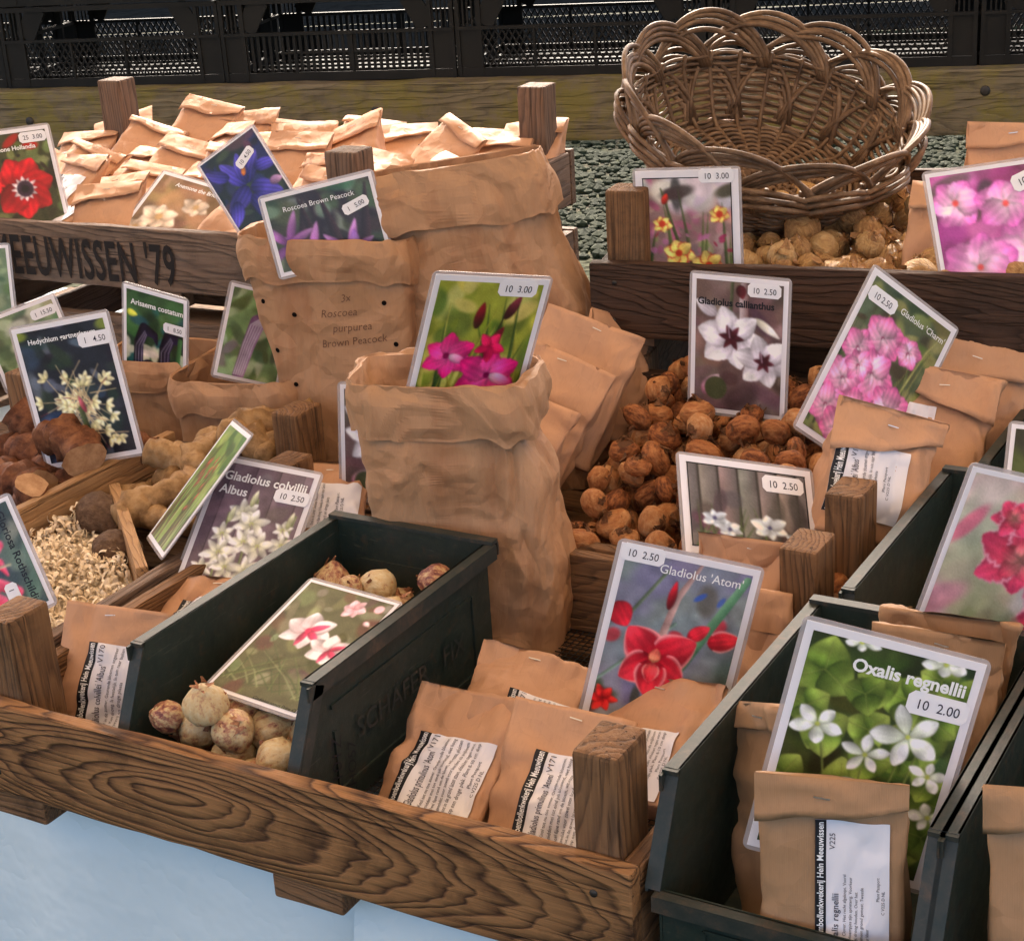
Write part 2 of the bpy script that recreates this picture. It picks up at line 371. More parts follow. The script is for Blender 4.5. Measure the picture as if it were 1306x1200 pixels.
M['pebble'] = mottled('pebble_stone', [(0.3, (0.016, 0.019, 0.006)), (0.6, (0.048, 0.050, 0.020)), (0.8, (0.13, 0.12, 0.06))], 9, 0.8, 0.2, 0.2, 0.004)
M['backdrop'] = wood('backdrop_dark_boards', (0.030, 0.026, 0.02), (0.012, 0.010, 0.008), 90, (0.05, 1, 1), None, 0.2, (0.03, 0.03, 0.025))
# ------------------------------------------------------------------ lettering as meshes
_tc = {}
def text_data(s, size=1.0, bold=0.0, align='LEFT', shear=0.0, sx=1.0, res=3, spacing=1.0):
    key = (s, bold, shear, res, spacing)
    if key not in _tc:
        cu = bpy.data.curves.new('t', 'FONT'); cu.body = s; cu.size = 1.0; cu.offset = bold; cu.shear = shear
        cu.resolution_u = res; cu.space_character = spacing; cu.fill_mode = 'FRONT'
        ob = bpy.data.objects.new('t', cu)
        me = bpy.data.meshes.new_from_object(ob)
        V = np.array([v.co[:] for v in me.vertices], float).reshape(-1, 3)
        F = [tuple(p.vertices) for p in me.polygons]
        bpy.data.meshes.remove(me); bpy.data.objects.remove(ob); bpy.data.curves.remove(cu)
        _tc[key] = (V, F)
    V, F = _tc[key]
    V = V.copy()
    if len(V):
        w = V[:, 0].max()
        if align == 'CENTER': V[:, 0] -= w/2
        if align == 'RIGHT': V[:, 0] -= w
    V[:, 0] *= size*sx; V[:, 1] *= size
    return V, F
def text_join(items):
    """items: (V,F,dx,dy,angle) -> one set"""
    VV = []; FF = []; o = 0
    for V, F, dx, dy, a in items:
        c, s = math.cos(a), math.sin(a)
        W = np.stack([V[:, 0]*c - V[:, 1]*s + dx, V[:, 0]*s + V[:, 1]*c + dy, np.zeros(len(V))], 1)
        VV.append(W); FF += [tuple(i+o for i in f) for f in F]; o += len(V)
    return (np.concatenate(VV) if VV else np.zeros((0, 3))), FF

# ------------------------------------------------------------------ flower prints painted per vertex
class Paint:
    def __init__(s, w, h, n, seed):
        s.nx = n; s.ny = int(round(n*h/w)); s.asp = h/w
        x = np.linspace(0, 1, s.nx); y = np.linspace(0, s.asp, s.ny)
        s.X, s.Y = np.meshgrid(x, y); s.I = np.zeros((s.ny, s.nx, 3)); s.rng = np.random.RandomState(seed); s.px = 1.0/s.nx
    def fill(s, c): s.I[:] = np.array(c)/255.
    def over(s, m, c):
        m = np.clip(m, 0, 1)[..., None]
        c = np.array(c)
        if c.ndim == 1: c = c/255.
        s.I = s.I*(1-m) + c*m
    def bokeh(s, cols, n=60, r=(0.05, 0.25), a=0.7, ylim=None, soft=0.5):
        for i in range(n):
            cx, cy = s.rng.rand()*1.2-.1, s.rng.rand()*s.asp*1.2-.1
            if ylim: cy = ylim[0]+s.rng.rand()*(ylim[1]-ylim[0])
            rr = r[0]+s.rng.rand()*(r[1]-r[0]); e = 0.6+s.rng.rand()*1.2; th = s.rng.rand()*PI
            dx = (s.X-cx)*math.cos(th)+(s.Y-cy)*math.sin(th); dy = -(s.X-cx)*math.sin(th)+(s.Y-cy)*math.cos(th)
            d = np.sqrt((dx/e)**2+(dy*e)**2)/rr
            m = np.clip((1-d)/soft, 0, 1)
            c = np.array(cols[s.rng.randint(len(cols))]) + s.rng.randn(3)*6
            s.over(m*m*(3-2*m)*a, np.clip(c, 0, 255))
    def stem(s, pts, w, c, c2=None, a=1.0):
        pts = np.array(pts, float); D = np.full(s.X.shape, 9.); S = np.zeros(s.X.shape)
        w = np.array(w if hasattr(w, '__len__') else [w]*len(pts), float)
        Wm = np.zeros(s.X.shape)
        for i in range(len(pts)-1):
            p, q = pts[i], pts[i+1]; d = q-p; L2 = (d**2).sum()+1e-9
            t = np.clip(((s.X-p[0])*d[0]+(s.Y-p[1])*d[1])/L2, 0, 1)
            ex = s.X-p[0]-t*d[0]; ey = s.Y-p[1]-t*d[1]; dd = np.sqrt(ex**2+ey**2)
            side = (ex*-d[1]+ey*d[0])/math.sqrt(L2)
            ww = w[i]+(w[i+1]-w[i])*t
            b = dd-ww < D-Wm
            D = np.where(b, dd, D); S = np.where(b, side/(ww+1e-6), S); Wm = np.where(b, ww, Wm)
        m = np.clip((Wm-D)/(1.2*s.px)+.5, 0, 1)*a
        c = np.array(c)/255.; c2 = c*0.6 if c2 is None else np.array(c2)/255.
        k = np.clip(S*.5+.5, 0, 1)[..., None]
        s.over(m, c*k+c2*(1-k))
    def petal(s, cx, cy, L, W, ang, base, tip, p=0.8, edge=None, vein=0.08, ruffle=0.0, a=1.0, soft=1.8, bend=0.0, rd=.7):
        ca, sa = math.cos(ang), math.sin(ang)
        u = ((s.X-cx)*ca+(s.Y-cy)*sa)/L; v = (-(s.X-cx)*sa+(s.Y-cy)*ca)
        v = v - bend*L*u*u
        uc = np.clip(u, 0, 1)
        hw = W*np.sin(PI*uc**p)**rd
        if ruffle: hw = hw*(1+ruffle*np.sin(u*31+cx*40)+ruffle*.7*np.sin(u*57+cy*30))
        m = np.clip((hw-np.abs(v))/(soft*s.px)+.4, 0, 1)*((u > 0) & (u < 1))*a
        k = uc[..., None]
        b, t = np.array(base)/255., np.array(tip)/255.
        c = b*(1-k)+t*k
        rel = np.abs(v)/(hw+1e-6)
        c = c*(1-vein*np.cos(v/(W+1e-6)*14)[..., None]*.6) * (1-.22*(rel**3))[..., None]
        sh = np.clip(v/(W+1e-6), -1, 1)[..., None]
        j = s.rng.rand(3)
        c = c*(.90+.22*j[0])*(1-(.10+.22*j[1])*sh)
        c = c*(1+.10*np.sin(u*(4+5*j[2])+j[0]*6)[..., None])*(1-.25*np.exp(-(u/.16)**2))[..., None]
        if edge is not None:
            e = np.clip((rel-.72)/.2, 0, 1)[..., None]*((u > .15)[..., None])
            c = c*(1-e)+np.array(edge)/255.*e
        s.over(m, np.clip(c, 0, 1))
    def disc(s, cx, cy, r, c, soft=1.5, a=1.0, ey=1.0):
        d = np.sqrt((s.X-cx)**2+((s.Y-cy)/ey)**2); s.over(np.clip((r-d)/(soft*s.px)+.5, 0, 1)*a, c)
    def flower(s, cx, cy, r, n, base, tip, w=0.34, rot=0, squash=1.0, **kw):
        for i in range(n):
            an = rot+2*PI*i/n
            k = math.hypot(math.cos(an), math.sin(an)*squash)
            s.petal(cx, cy, r*k*(0.9+.2*s.rng.rand()), r*w*(.85+.3*s.rng.rand()), math.atan2(math.sin(an)*squash, math.cos(an)), base, tip, **kw)
    def grain(s, amt=0.03):
        lo = s.rng.randn(max(2, s.ny//7), max(2, s.nx//7))
        iy = np.linspace(0, lo.shape[0]-1.001, s.ny); ix = np.linspace(0, lo.shape[1]-1.001, s.nx)
        a, b = iy.astype(int), ix.astype(int); fy, fx = (iy-a)[:, None], (ix-b)[None]
        L = lo[a][:, b]*(1-fy)*(1-fx)+lo[a+1][:, b]*fy*(1-fx)+lo[a][:, b+1]*(1-fy)*fx+lo[a+1][:, b+1]*fy*fx
        A = s.I
        B = A.copy(); B[1:-1, 1:-1] = .5*A[1:-1, 1:-1]+.125*(A[:-2, 1:-1]+A[2:, 1:-1]+A[1:-1, :-2]+A[1:-1, 2:])
        s.I = np.clip(B*(1+amt*2.2*L[..., None])+amt*.4*s.rng.randn(s.ny, s.nx, 1), 0, 1)

def leafblades(p, cols, n, y0, lean=0.5, w=0.012, L=(0.3, 0.9), a=0.9):
    for i in range(n):
        x = p.rng.rand()*1.2-.1; dx = (p.rng.rand()-.5)*lean; l = L[0]+p.rng.rand()*(L[1]-L[0])
        c = np.array(cols[p.rng.randint(len(cols))])
        p.stem([(x, y0), (x+dx*.5, y0-l*.5), (x+dx*1.2, y0-l)], [w, w*.9, w*.15], c, c*.65, a)

def art_anemone_red(p):
    p.fill((58, 62, 40)); p.bokeh([(40, 45, 28), (95, 110, 60), (130, 140, 84), (30, 30, 24)], 90, (.03, .14), .8)
    p.bokeh([(190, 20, 35)], 3, (.1, .18), .9, (0, .3))
    for i, an in enumerate((-2.7, -1.9, -1.1, -.2, .7, 1.6, 2.4)):
        p.petal(.52, .78, .45, .21, an, (150, 10, 25), (224, 30, 46), .75, vein=.1, ruffle=.04)
    p.flower(.54, .80, .19, 12, (235, 225, 225), (226, 200, 205), .2); p.disc(.55, .80, .115, (60, 40, 60)); p.flower(.55, .8, .12, 14, (20, 15, 35), (70, 40, 70), .12); p.disc(.55, .80, .05, (18, 14, 30))
def art_anemone_white(p):
    p.fill((150, 118, 92)); p.bokeh([(130, 98, 72), (168, 134, 104), (110, 84, 62)], 50, (.08, .3), .7)
    for x, y, r in ((.33, .62, .30), (.72, .34, .22), (.12, .85, .2)):
        p.flower(x, y, r, 6, (205, 178, 150), (243, 226, 208), .36, .4, .62, vein=.05); p.disc(x, y, r*.17, (196, 160, 110))
def art_iris(p):
    p.fill((34, 38, 26)); p.bokeh([(24, 28, 20), (60, 75, 40), (90, 60, 70), (40, 40, 90)], 60, (.05, .2), .8)
    P1, P2 = (42, 34, 120), (98, 86, 205)
    for cx, cy, L, W, a in ((.5, .62, .52, .13, -2.2), (.5, .62, .5, .12, -.9), (.5, .6, .45, .11, -1.55), (.48, .66, .5, .15, 2.6), (.5, .7, .52, .14, .5), (.46, .8, .5, .13, 1.3), (.3, .4, .4, .1, -2.6), (.7, .5, .4, .1, .1), (.2, .75, .4, .12, 2.0)):
        p.petal(cx, cy, L, W, a, P1, P2, .8, vein=.2, bend=.15)
    p.petal(.52, .98, .3, .06, 1.3, (240, 150, 20), (250, 190, 60)); p.petal(.5, .5, .16, .04, -1.0, (240, 120, 20), (230, 160, 60)); p.petal(.8, .8, .22, .07, .2, (150, 110, 160), (200, 160, 200))
def art_roscoea(p):
    p.fill((44, 30, 34)); p.bokeh([(30, 20, 24), (70, 90, 60), (130, 150, 130), (60, 40, 48), (52, 62, 44)], 70, (.05, .2), .8)
    for x0, x1 in ((.2, .34), (.62, .5), (.8, .95), (.42, .3)): p.stem([(x0, .75), ((x0+x1)/2, .4), (x1, .05)], [.05, .045, .01], (70, 44, 48), (30, 18, 22))
    for x, y in ((.3, .6), (.66, .66), (.12, .45)):
        for a, L in ((-1.2, .34), (-.4, .28), (-2.3, .32), (.4, .25), (2.6, .3), (1.6, .22)): p.petal(x, y, L, .045, a, (110, 50, 120), (205, 150, 215), vein=.15)
    p.petal(.7, .72, .28, .06, -1.4, (226, 200, 232), (150, 90, 190)); p.stem([(.28, .52), (.42, .75)], .012, (220, 170, 90))
def art_glad_pink(p):
    p.fill((150, 158, 58)); p.bokeh([(120, 140, 40), (196, 190, 80), (90, 110, 44), (210, 200, 110)], 60, (.06, .2), .8)
    leafblades(p, [(92, 120, 46), (206, 200, 92), (60, 92, 44), (176, 176, 66)], 46, 1.45, .7, .022, (.5, 1.4))
    p.stem([(.56, 1.35), (.60, .7), (.72, .2)], [.02, .015, .006], (60, 70, 40))
    for x, y, c in ((.44, .36, (150, 20, 40)), (.70, .26, (140, 50, 70)), (.60, .56, (120, 15, 40))):
        p.petal(x, y+.08, .26, .05, -1.45 if x < .6 else -1.1, (50, 30, 26), c)
    for x, y, r in ((.24, .70, .27), (.68, .88, .34)):
        p.flower(x, y, r, 6, (235, 90, 160), (232, 22, 120), .36, .5, .8, vein=.08, ruffle=.05); p.petal(x, y, r*.8, r*.16, .3, (255, 220, 235), (240, 60, 150)); p.disc(x-.02, y, .03, (120, 10, 70))
    p.flower(.62, .60, .15, 5, (200, 20, 80), (225, 30, 90), .34, -1)
def art_callianthus(p):
    p.fill((98, 78, 76)); p.bokeh([(70, 52, 52), (130, 108, 104), (110, 84, 86), (150, 132, 130)], 50, (.1, .3), .7)
    p.stem([(.42, 0), (.40, .5)], .018, (90, 100, 70)); p.stem([(.55, .05), (.56, .4)], .05, (206, 196, 200), (120, 90, 90))
    p.petal(.5, .03, .16, .06, 1.3, (70, 20, 30), (120, 40, 50)); p.petal(.25, .38, .3, .08, -2.6, (206, 196, 208), (240, 236, 244)); p.petal(.68, .38, .36, .05, .6, (230, 226, 200), (246, 240, 240))
    for x, y, r, s in ((.42, .62, .42, .8), (.80, .86, .34, .9)):
        p.flower(x, y, r, 6, (206, 198, 214), (246, 244, 250), .34, .25, s, vein=.05, ruffle=.02)
        for a in (0.1, 1.1, 2.2, 3.3, 4.3, 5.3): p.petal(x, y, r*.36, r*.09, a, (60, 16, 30), (96, 40, 52), .6)
        p.stem([(x-.02, y), (x-.04, y-.12)], .008, (190, 170, 190))
    p.petal(.10, 1.28, .3, .09, -.9, (190, 120, 150), (226, 200, 212)); p.disc(.25, 1.2, .13, (72, 78, 52))
def art_charm(p):
    p.fill((84, 94, 66)); p.bokeh([(60, 72, 50), (110, 118, 66), (150, 150, 90), (70, 60, 46), (100, 110, 84)], 80, (.05, .2), .8)
    leafblades(p, [(90, 110, 60), (170, 172, 96), (60, 74, 50)], 26, 1.4, .5, .012, (.5, 1.3))
    p.stem([(.75, .95), (.85, .3), (.93, .1)], [.012, .01, .004], (196, 196, 120)); p.stem([(.35, .5), (.3, .1)], [.014, .006], (190, 190, 110))
    for x, y, r in ((.36, .42, .19), (.68, .40, .13), (.16, .62, .16), (.42, .74, .21), (.16, .92, .19), (.74, .92, .19), (.4, 1.1, .18), (.12, 1.2, .18), (.62, 1.2, .15), (.32, 1.32, .16), (.25, .75, .13)):
        p.flower(x, y, r*1.25, 6, (250, 205, 225), (225, 96, 165), .46, r*30, .9, vein=.1, ruffle=.06); p.disc(x, y+.01, .018, (150, 40, 90)); p.petal(x, y, r*.6, r*.12, 1.2, (255, 235, 240), (235, 130, 185))
def art_glad_yellow(p):
    p.fill((150, 120, 118)); p.bokeh([(176, 150, 140), (120, 100, 96), (196, 150, 150), (150, 170, 100), (180, 90, 130)], 110, (.04, .14), .75)
    p.bokeh([(226, 222, 224), (205, 200, 205)], 14, (.12, .25), .9, (0, .25)); p.bokeh([(70, 62, 60)], 4, (.1, .16), .9, (.12, .22))
    leafblades(p, [(80, 100, 56), (110, 128, 70)], 12, 1.2, .5, .02, (.5, 1.1)); p.bokeh([(150, 40, 70), (190, 120, 160)], 30, (.02, .06), .8, (.6, 1.3))
    p.stem([(.4, .8), (.2, .12)], [.02, .008], (86, 104, 60)); p.petal(.22, .3, .14, .04, -1.2, (190, 40, 30), (210, 50, 40))
    for x, y, r in ((.38, .86, .2), (.72, 1.0, .2), (.86, .42, .13), (.2, .52, .12)):
        p.flower(x, y, r, 6, (240, 200, 90), (252, 226, 130), .42, .3, .85, edge=(196, 40, 40), ruffle=.06); p.disc(x, y, .04, (200, 60, 40))
def art_pink_back(p):
    p.fill((190, 80, 160)); p.bokeh([(150, 60, 130), (214, 110, 190), (170, 60, 150), (90, 50, 70)], 50, (.08, .25), .8); p.bokeh([(70, 60, 60), (100, 80, 90)], 10, (.06, .14), .8, (.0, .3))
    for x, y, r in ((.15, .2, .22), (.62, .62, .36), (.25, .66, .3), (.9, .4, .26), (.5, .25, .24)):
        p.flower(x, y, r, 6, (252, 214, 240), (232, 104, 206), .44, x*7, .75, ruffle=.05); p.disc(x, y, .022, (230, 80, 80))
def art_acidanthera(p):
    p.fill((96, 94, 96))
    for i in range(7):
        x = i/6.; p.stem([(x, -.1), (x+.02, .8)], .075, (132+10*(i % 3), 128+8*(i % 2), 128), (84, 80, 84)); p.stem([(x+.085, -.1), (x+.1, .8)], .012, (34, 32, 34))
    p.bokeh([(70, 66, 70), (50, 46, 50)], 14, (.06, .14), .6, (.2, .8)); p.bokeh([(84, 60, 62), (60, 44, 48)], 6, (.08, .14), .8, (.3, .7))
    leafblades(p, [(66, 92, 46), (90, 120, 60)], 16, .75, .4, .01, (.2, .45))
    for x, y, r in ((.2, .44, .12), (.32, .52, .12), (.66, .47, .17), (.9, .55, .12)):
        p.flower(x, y, r, 6, (190, 206, 226), (226, 238, 250), .3, .4, .6, vein=.03); p.disc(x, y, .016, (60, 60, 110))
def art_atom(p):
    p.fill((122, 132, 140)); p.bokeh([(96, 108, 110), (146, 154, 166), (130, 138, 150), (84, 104, 84), (120, 120, 150)], 50, (.1, .3), .7)
    p.bokeh([(196, 40, 60)], 4, (.05, .1), .8, (.4, .7)); p.bokeh([(90, 70, 60), (70, 80, 60)], 12, (.06, .14), .8, (1.1, 1.35)); p.bokeh([(60, 90, 190)], 2, (.03, .06), .8, (.25, .35))
    p.stem([(0, 1.05), (.5, .5)], .012, (150, 190, 170)); p.stem([(.1, .55), (.35, .1)], .014, (120, 140, 110))
    p.stem([(.42, 1.3), (.72, .6), (.97, .05)], [.035, .04, .03], (74, 124, 92), (120, 170, 130)); p.stem([(.42, .62), (.47, .3), (.6, .0)], [.03, .028, .012], (212, 176, 170), (150, 116, 112))
    p.petal(.42, .40, .24, .035, -1.5, (120, 20, 30), (222, 30, 50)); p.petal(.78, .6, .26, .09, -.3, (225, 40, 60), (240, 60, 70), edge=(250, 170, 170)); p.petal(.62, .6, .2, .06, -.7, (200, 30, 50), (240, 60, 76)); p.petal(.0, .42, .22, .1, .9, (200, 26, 44), (220, 40, 60))
    for a, L, W in ((-2.4, .34, .16), (-.6, .36, .16), (2.5, .3, .14), (.6, .32, .14), (1.57, .30, .13)):
        p.petal(.40, .82, L, W, a, (214, 24, 50), (238, 62, 80), .72, edge=(250, 150, 155), vein=.08)
    p.petal(.40, .84, .16, .07, 1.6, (240, 90, 90), (226, 40, 60), edge=(250, 180, 170)); p.petal(.40, .84, .12, .05, -1.5, (240, 150, 110), (235, 100, 90)); p.flower(.85, 1.15, .17, 5, (220, 30, 50), (240, 80, 90), .36)
    p.flower(.08, 1.2, .12, 6, (200, 30, 40), (226, 60, 50), .3)
def art_oxalis(p):
    p.fill((44, 56, 26)); p.bokeh([(30, 40, 18), (60, 76, 32), (80, 98, 44)], 60, (.06, .2), .8)
    for i in range(34):
        x, y, r, t = p.rng.rand(), p.rng.rand()*1.4, .13+.1*p.rng.rand(), p.rng.rand()*6.3
        g = p.rng.rand()
        for k in range(3):
            p.petal(x, y, r, r*.62, t+k*2.09, (58+30*g, 84+34*g, 26+14*g), (128+50*g, 152+40*g, 62+30*g), .62, vein=.04, soft=2.4, rd=.8)
            p.stem([(x, y), (x+r*.8*math.cos(t+k*2.09), y+r*.8*math.sin(t+k*2.09))], .004, (150+30*g, 170+20*g, 90), a=.6)
    for x0, y0, x1, y1 in ((.3, .95, .2, .62), (.62, 1.3, .72, .55), (.5, 1.3, .5, .8), (.75, 1.0, .8, .6)): p.stem([(x0, y0), (x1, y1)], .007, (140, 158, 80))
    for x, y, r, sq, ro in ((.17, .58, .18, .7, .2), (.72, .52, .22, .95, .5), (.50, .70, .15, .9, .9), (.60, 1.02, .24, .8, .1), (.90, .74, .13, .8, 1.0), (.82, .01, .15, .6, .3), (.3, .0, .12, .5, .2), (.97, 1.0, .13, .7, .6)):
        p.flower(x, y, r, 5, (222, 232, 200), (252, 252, 252), .26, ro, sq, vein=.03, p=1.25); p.disc(x, y, .015, (190, 200, 90))
def art_pink_r3(p):
    p.fill((206, 196, 184)); p.bokeh([(216, 208, 190), (190, 186, 160), (222, 190, 196), (204, 150, 160), (176, 180, 150)], 60, (.1, .3), .7)
    p.bokeh([(240, 110, 160), (226, 90, 130)], 8, (.05, .12), .7, (.1, .3))
    for x, y, r in ((.42, .42, .27), (.78, .72, .33), (.3, .2, .14), (.72, .28, .22), (.95, .15, .2)):
        p.flower(x, y, r, 6, (206, 70, 90), (236, 76, 120), .38, r*21, .8, ruffle=.07, edge=(250, 170, 190)); p.flower(x, y, r*.5, 5, (190, 130, 120), (226, 60, 96), .4, 1.0)
    p.petal(.85, .05, .3, .06, .9, (240, 230, 226), (230, 190, 190)); p.bokeh([(150, 150, 124)], 6, (.06, .12), .7, (.75, .85))
def art_hedychium(p):
    p.fill((34, 36, 48)); p.bokeh([(24, 24, 34), (52, 56, 70), (44, 60, 50), (110, 120, 140), (60, 70, 96)], 60, (.06, .2), .7); p.bokeh([(150, 170, 60)], 2, (.1, .16), .8, (.0, .06))
    for i in range(60):
        a = p.rng.rand()*6.3; L = .12+.34*p.rng.rand(); cx, cy = .52+.05*p.rng.randn(), .85+.13*p.rng.randn()
        x1, y1 = cx+L*math.cos(a)*.95, cy+L*math.sin(a)*1.05-.02
        p.stem([(cx, cy), ((cx+x1)/2+.02*p.rng.randn(), (cy+y1)/2), (x1, y1)], [.006, .005, .004], (228, 216, 170), (196, 160, 120))
        if i % 2 == 0:
            for k in range(3): p.petal(x1, y1, .09+.03*p.rng.rand(), .03, a+(k-1)*.9, (236, 226, 160), (250, 244, 206), .9, vein=.02)
        if i % 5 == 0: p.stem([(x1, y1), (x1+.09*math.cos(a), y1+.07*math.sin(a))], .004, (150, 60, 70))
    p.stem([(.5, .9), (.55, 1.4)], .03, (96, 110, 70)); p.petal(.55, .95, .2, .03, -1.8, (170, 60, 80), (200, 110, 120))
def art_aris_cost(p):
    p.fill((52, 86, 50)); p.bokeh([(36, 70, 40), (70, 110, 66), (40, 90, 96), (30, 50, 34)], 50, (.08, .24), .8); p.petal(.0, .35, .2, .06, .1, (200, 210, 70), (220, 224, 90)); p.bokeh([(216, 214, 190), (190, 196, 170)], 12, (.08, .16), .9, (.8, 1.1))
    for x, w in ((.2, .085), (.66, .1)):
        p.stem([(x, 1.4), (x+.02, .8), (x+.12, .56), (x+.3, .62), (x+.34, .75)], [w, w*.95, w*1.1, w*.7, w*.2], (40, 28, 66), (16, 12, 26))
        for k in (-.5, 0, .5): p.stem([(x+k*w*1.2, 1.4), (x+.02+k*w*1.2, .85), (x+.14+k*.03, .62+k*.05)], .006, (196, 196, 206))
    p.stem([(.85, 1.4), (.95, .6)], .04, (76, 130, 74)); p.disc(.4, 1.15, .12, (24, 16, 36))
def art_aris_str(p):
    p.fill((120, 150, 96)); p.bokeh([(96, 130, 70), (150, 180, 120), (180, 196, 150), (76, 100, 60), (130, 110, 110)], 50, (.08, .24), .8)
    p.stem([(.35, 1.4), (.42, .9), (.5, .5), (.68, .42), (.86, .6), (.95, .9), (.98, 1.15)], [.10, .11, .13, .14, .09, .03, .008], (170, 130, 170), (110, 74, 110))
    for k in (-.8, -.45, -.1, .25, .6): p.stem([(.35+k*.1, 1.4), (.42+k*.11, .9), (.5+k*.13, .55), (.66, .42+k*.12), (.84+k*-.04, .6)], .011, (238, 230, 240))
def art_aris_left(p):
    p.fill((110, 130, 90)); p.bokeh([(90, 112, 70), (150, 166, 120), (190, 196, 170), (70, 84, 56)], 50, (.08, .2), .8); p.petal(.3, .75, .4, .12, -1.2, (214, 150, 180), (236, 200, 214)); p.stem([(.6, 1.0), (.7, .4)], .05, (96, 120, 74))
def art_gloriosa(p):
    p.fill((70, 84, 70)); p.bokeh([(50, 60, 50), (100, 118, 98), (130, 140, 120), (60, 50, 56)], 40, (.08, .2), .8)
    for x, y, r in ((.25, .52, .34), (.72, .5, .32)):
        for k in range(6):
            a = k*1.05+.3; p.stem([(x, y), (x+r*.5*math.cos(a), y+r*.45*math.sin(a)), (x+r*math.cos(a+.5), y+r*.9*math.sin(a+.5)), (x+r*.9*math.cos(a+.95), y+r*.8*math.sin(a+.95))], [.05, .055, .045, .012], (226, 36, 70), (250, 110, 140))
    p.stem([(.5, .7), (.55, .2)], .012, (226, 216, 170))
def art_colvillii(p):
    p.fill((112, 94, 106))
    for i in range(5): p.stem([(i*.26, -.1), (i*.26-.03, 1.5)], .12, (126, 106, 118), (96, 80, 92)); p.stem([(i*.26+.13, -.1), (i*.26+.1, 1.5)], .005, (66, 54, 64))
    p.bokeh([(128, 108, 120), (96, 82, 92)], 20, (.06, .16), .5)
    for x0, y0, x1, y1 in ((.3, 1.4, .25, .55), (.55, 1.4, .5, .35), (.9, 1.1, .95, .45), (.1, 1.4, .15, 1.1)): p.stem([(x0, y0), (x1, y1)], .012, (150, 166, 110))
    for x, y, r in ((.40, .52, .19), (.52, .62, .2), (.5, .82, .18), (.66, .84, .2), (.28, .98, .2), (.40, 1.12, .18), (.62, 1.12, .19), (.86, .62, .12), (.9, .78, .14), (.16, 1.18, .14), (.25, .78, .14)):
        p.flower(x, y, r, 6, (214, 214, 180), (250, 248, 250), .26, r*40, .95, vein=.05); p.disc(x, y, .02, (190, 196, 120)); p.stem([(x, y), (x+.03, y+.06)], .006, (196, 180, 190))
    for x, y in ((.45, .34), (.27, .55), (.9, .5)): p.petal(x, y+.1, .2, .035, -1.45, (190, 200, 140), (236, 234, 214))
def art_lying(p):
    p.fill((120, 150, 66)); p.bokeh([(90, 120, 44), (160, 184, 96), (70, 96, 36)], 30, (.08, .2), .8); leafblades(p, [(80, 116, 40), (150, 180, 84), (196, 210, 140), (110, 60, 40)], 60, 1.6, .5, .02, (.5, 1.5))
    for i in range(16): p.petal(.2+.6*p.rng.rand(), .5+.7*p.rng.rand(), .16, .03, -1.3+p.rng.randn()*.4, (150, 60, 40), (205, 110, 80))
def art_bincard(p):
    p.fill((92, 92, 62)); p.bokeh([(70, 70, 46), (120, 120, 84), (100, 70, 60), (140, 140, 110)], 70, (.05, .16), .8); leafblades(p, [(120, 140, 80), (160, 170, 120), (90, 104, 60)], 30, 1.3, 1.2, .008, (.2, .6))
    p.flower(.66, .17, .13, 6, (246, 170, 180), (244, 206, 212), .4); p.disc(.9, .1, .05, (240, 190, 200)); p.petal(.86, .28, .1, .03, .4, (240, 190, 200), (245, 220, 225))
    for x, y, r in ((.42, .55, .30), (.78, .70, .24)):
        p.flower(x, y, r, 6, (240, 200, 205), (250, 244, 246), .36, .3, .75, vein=.03)
        for a in (-.6, .5, 1.6): p.petal(x, y, r*.7, r*.13, a, (200, 30, 80), (236, 90, 130))
    p.disc(.42, .55, .03, (226, 40, 90))

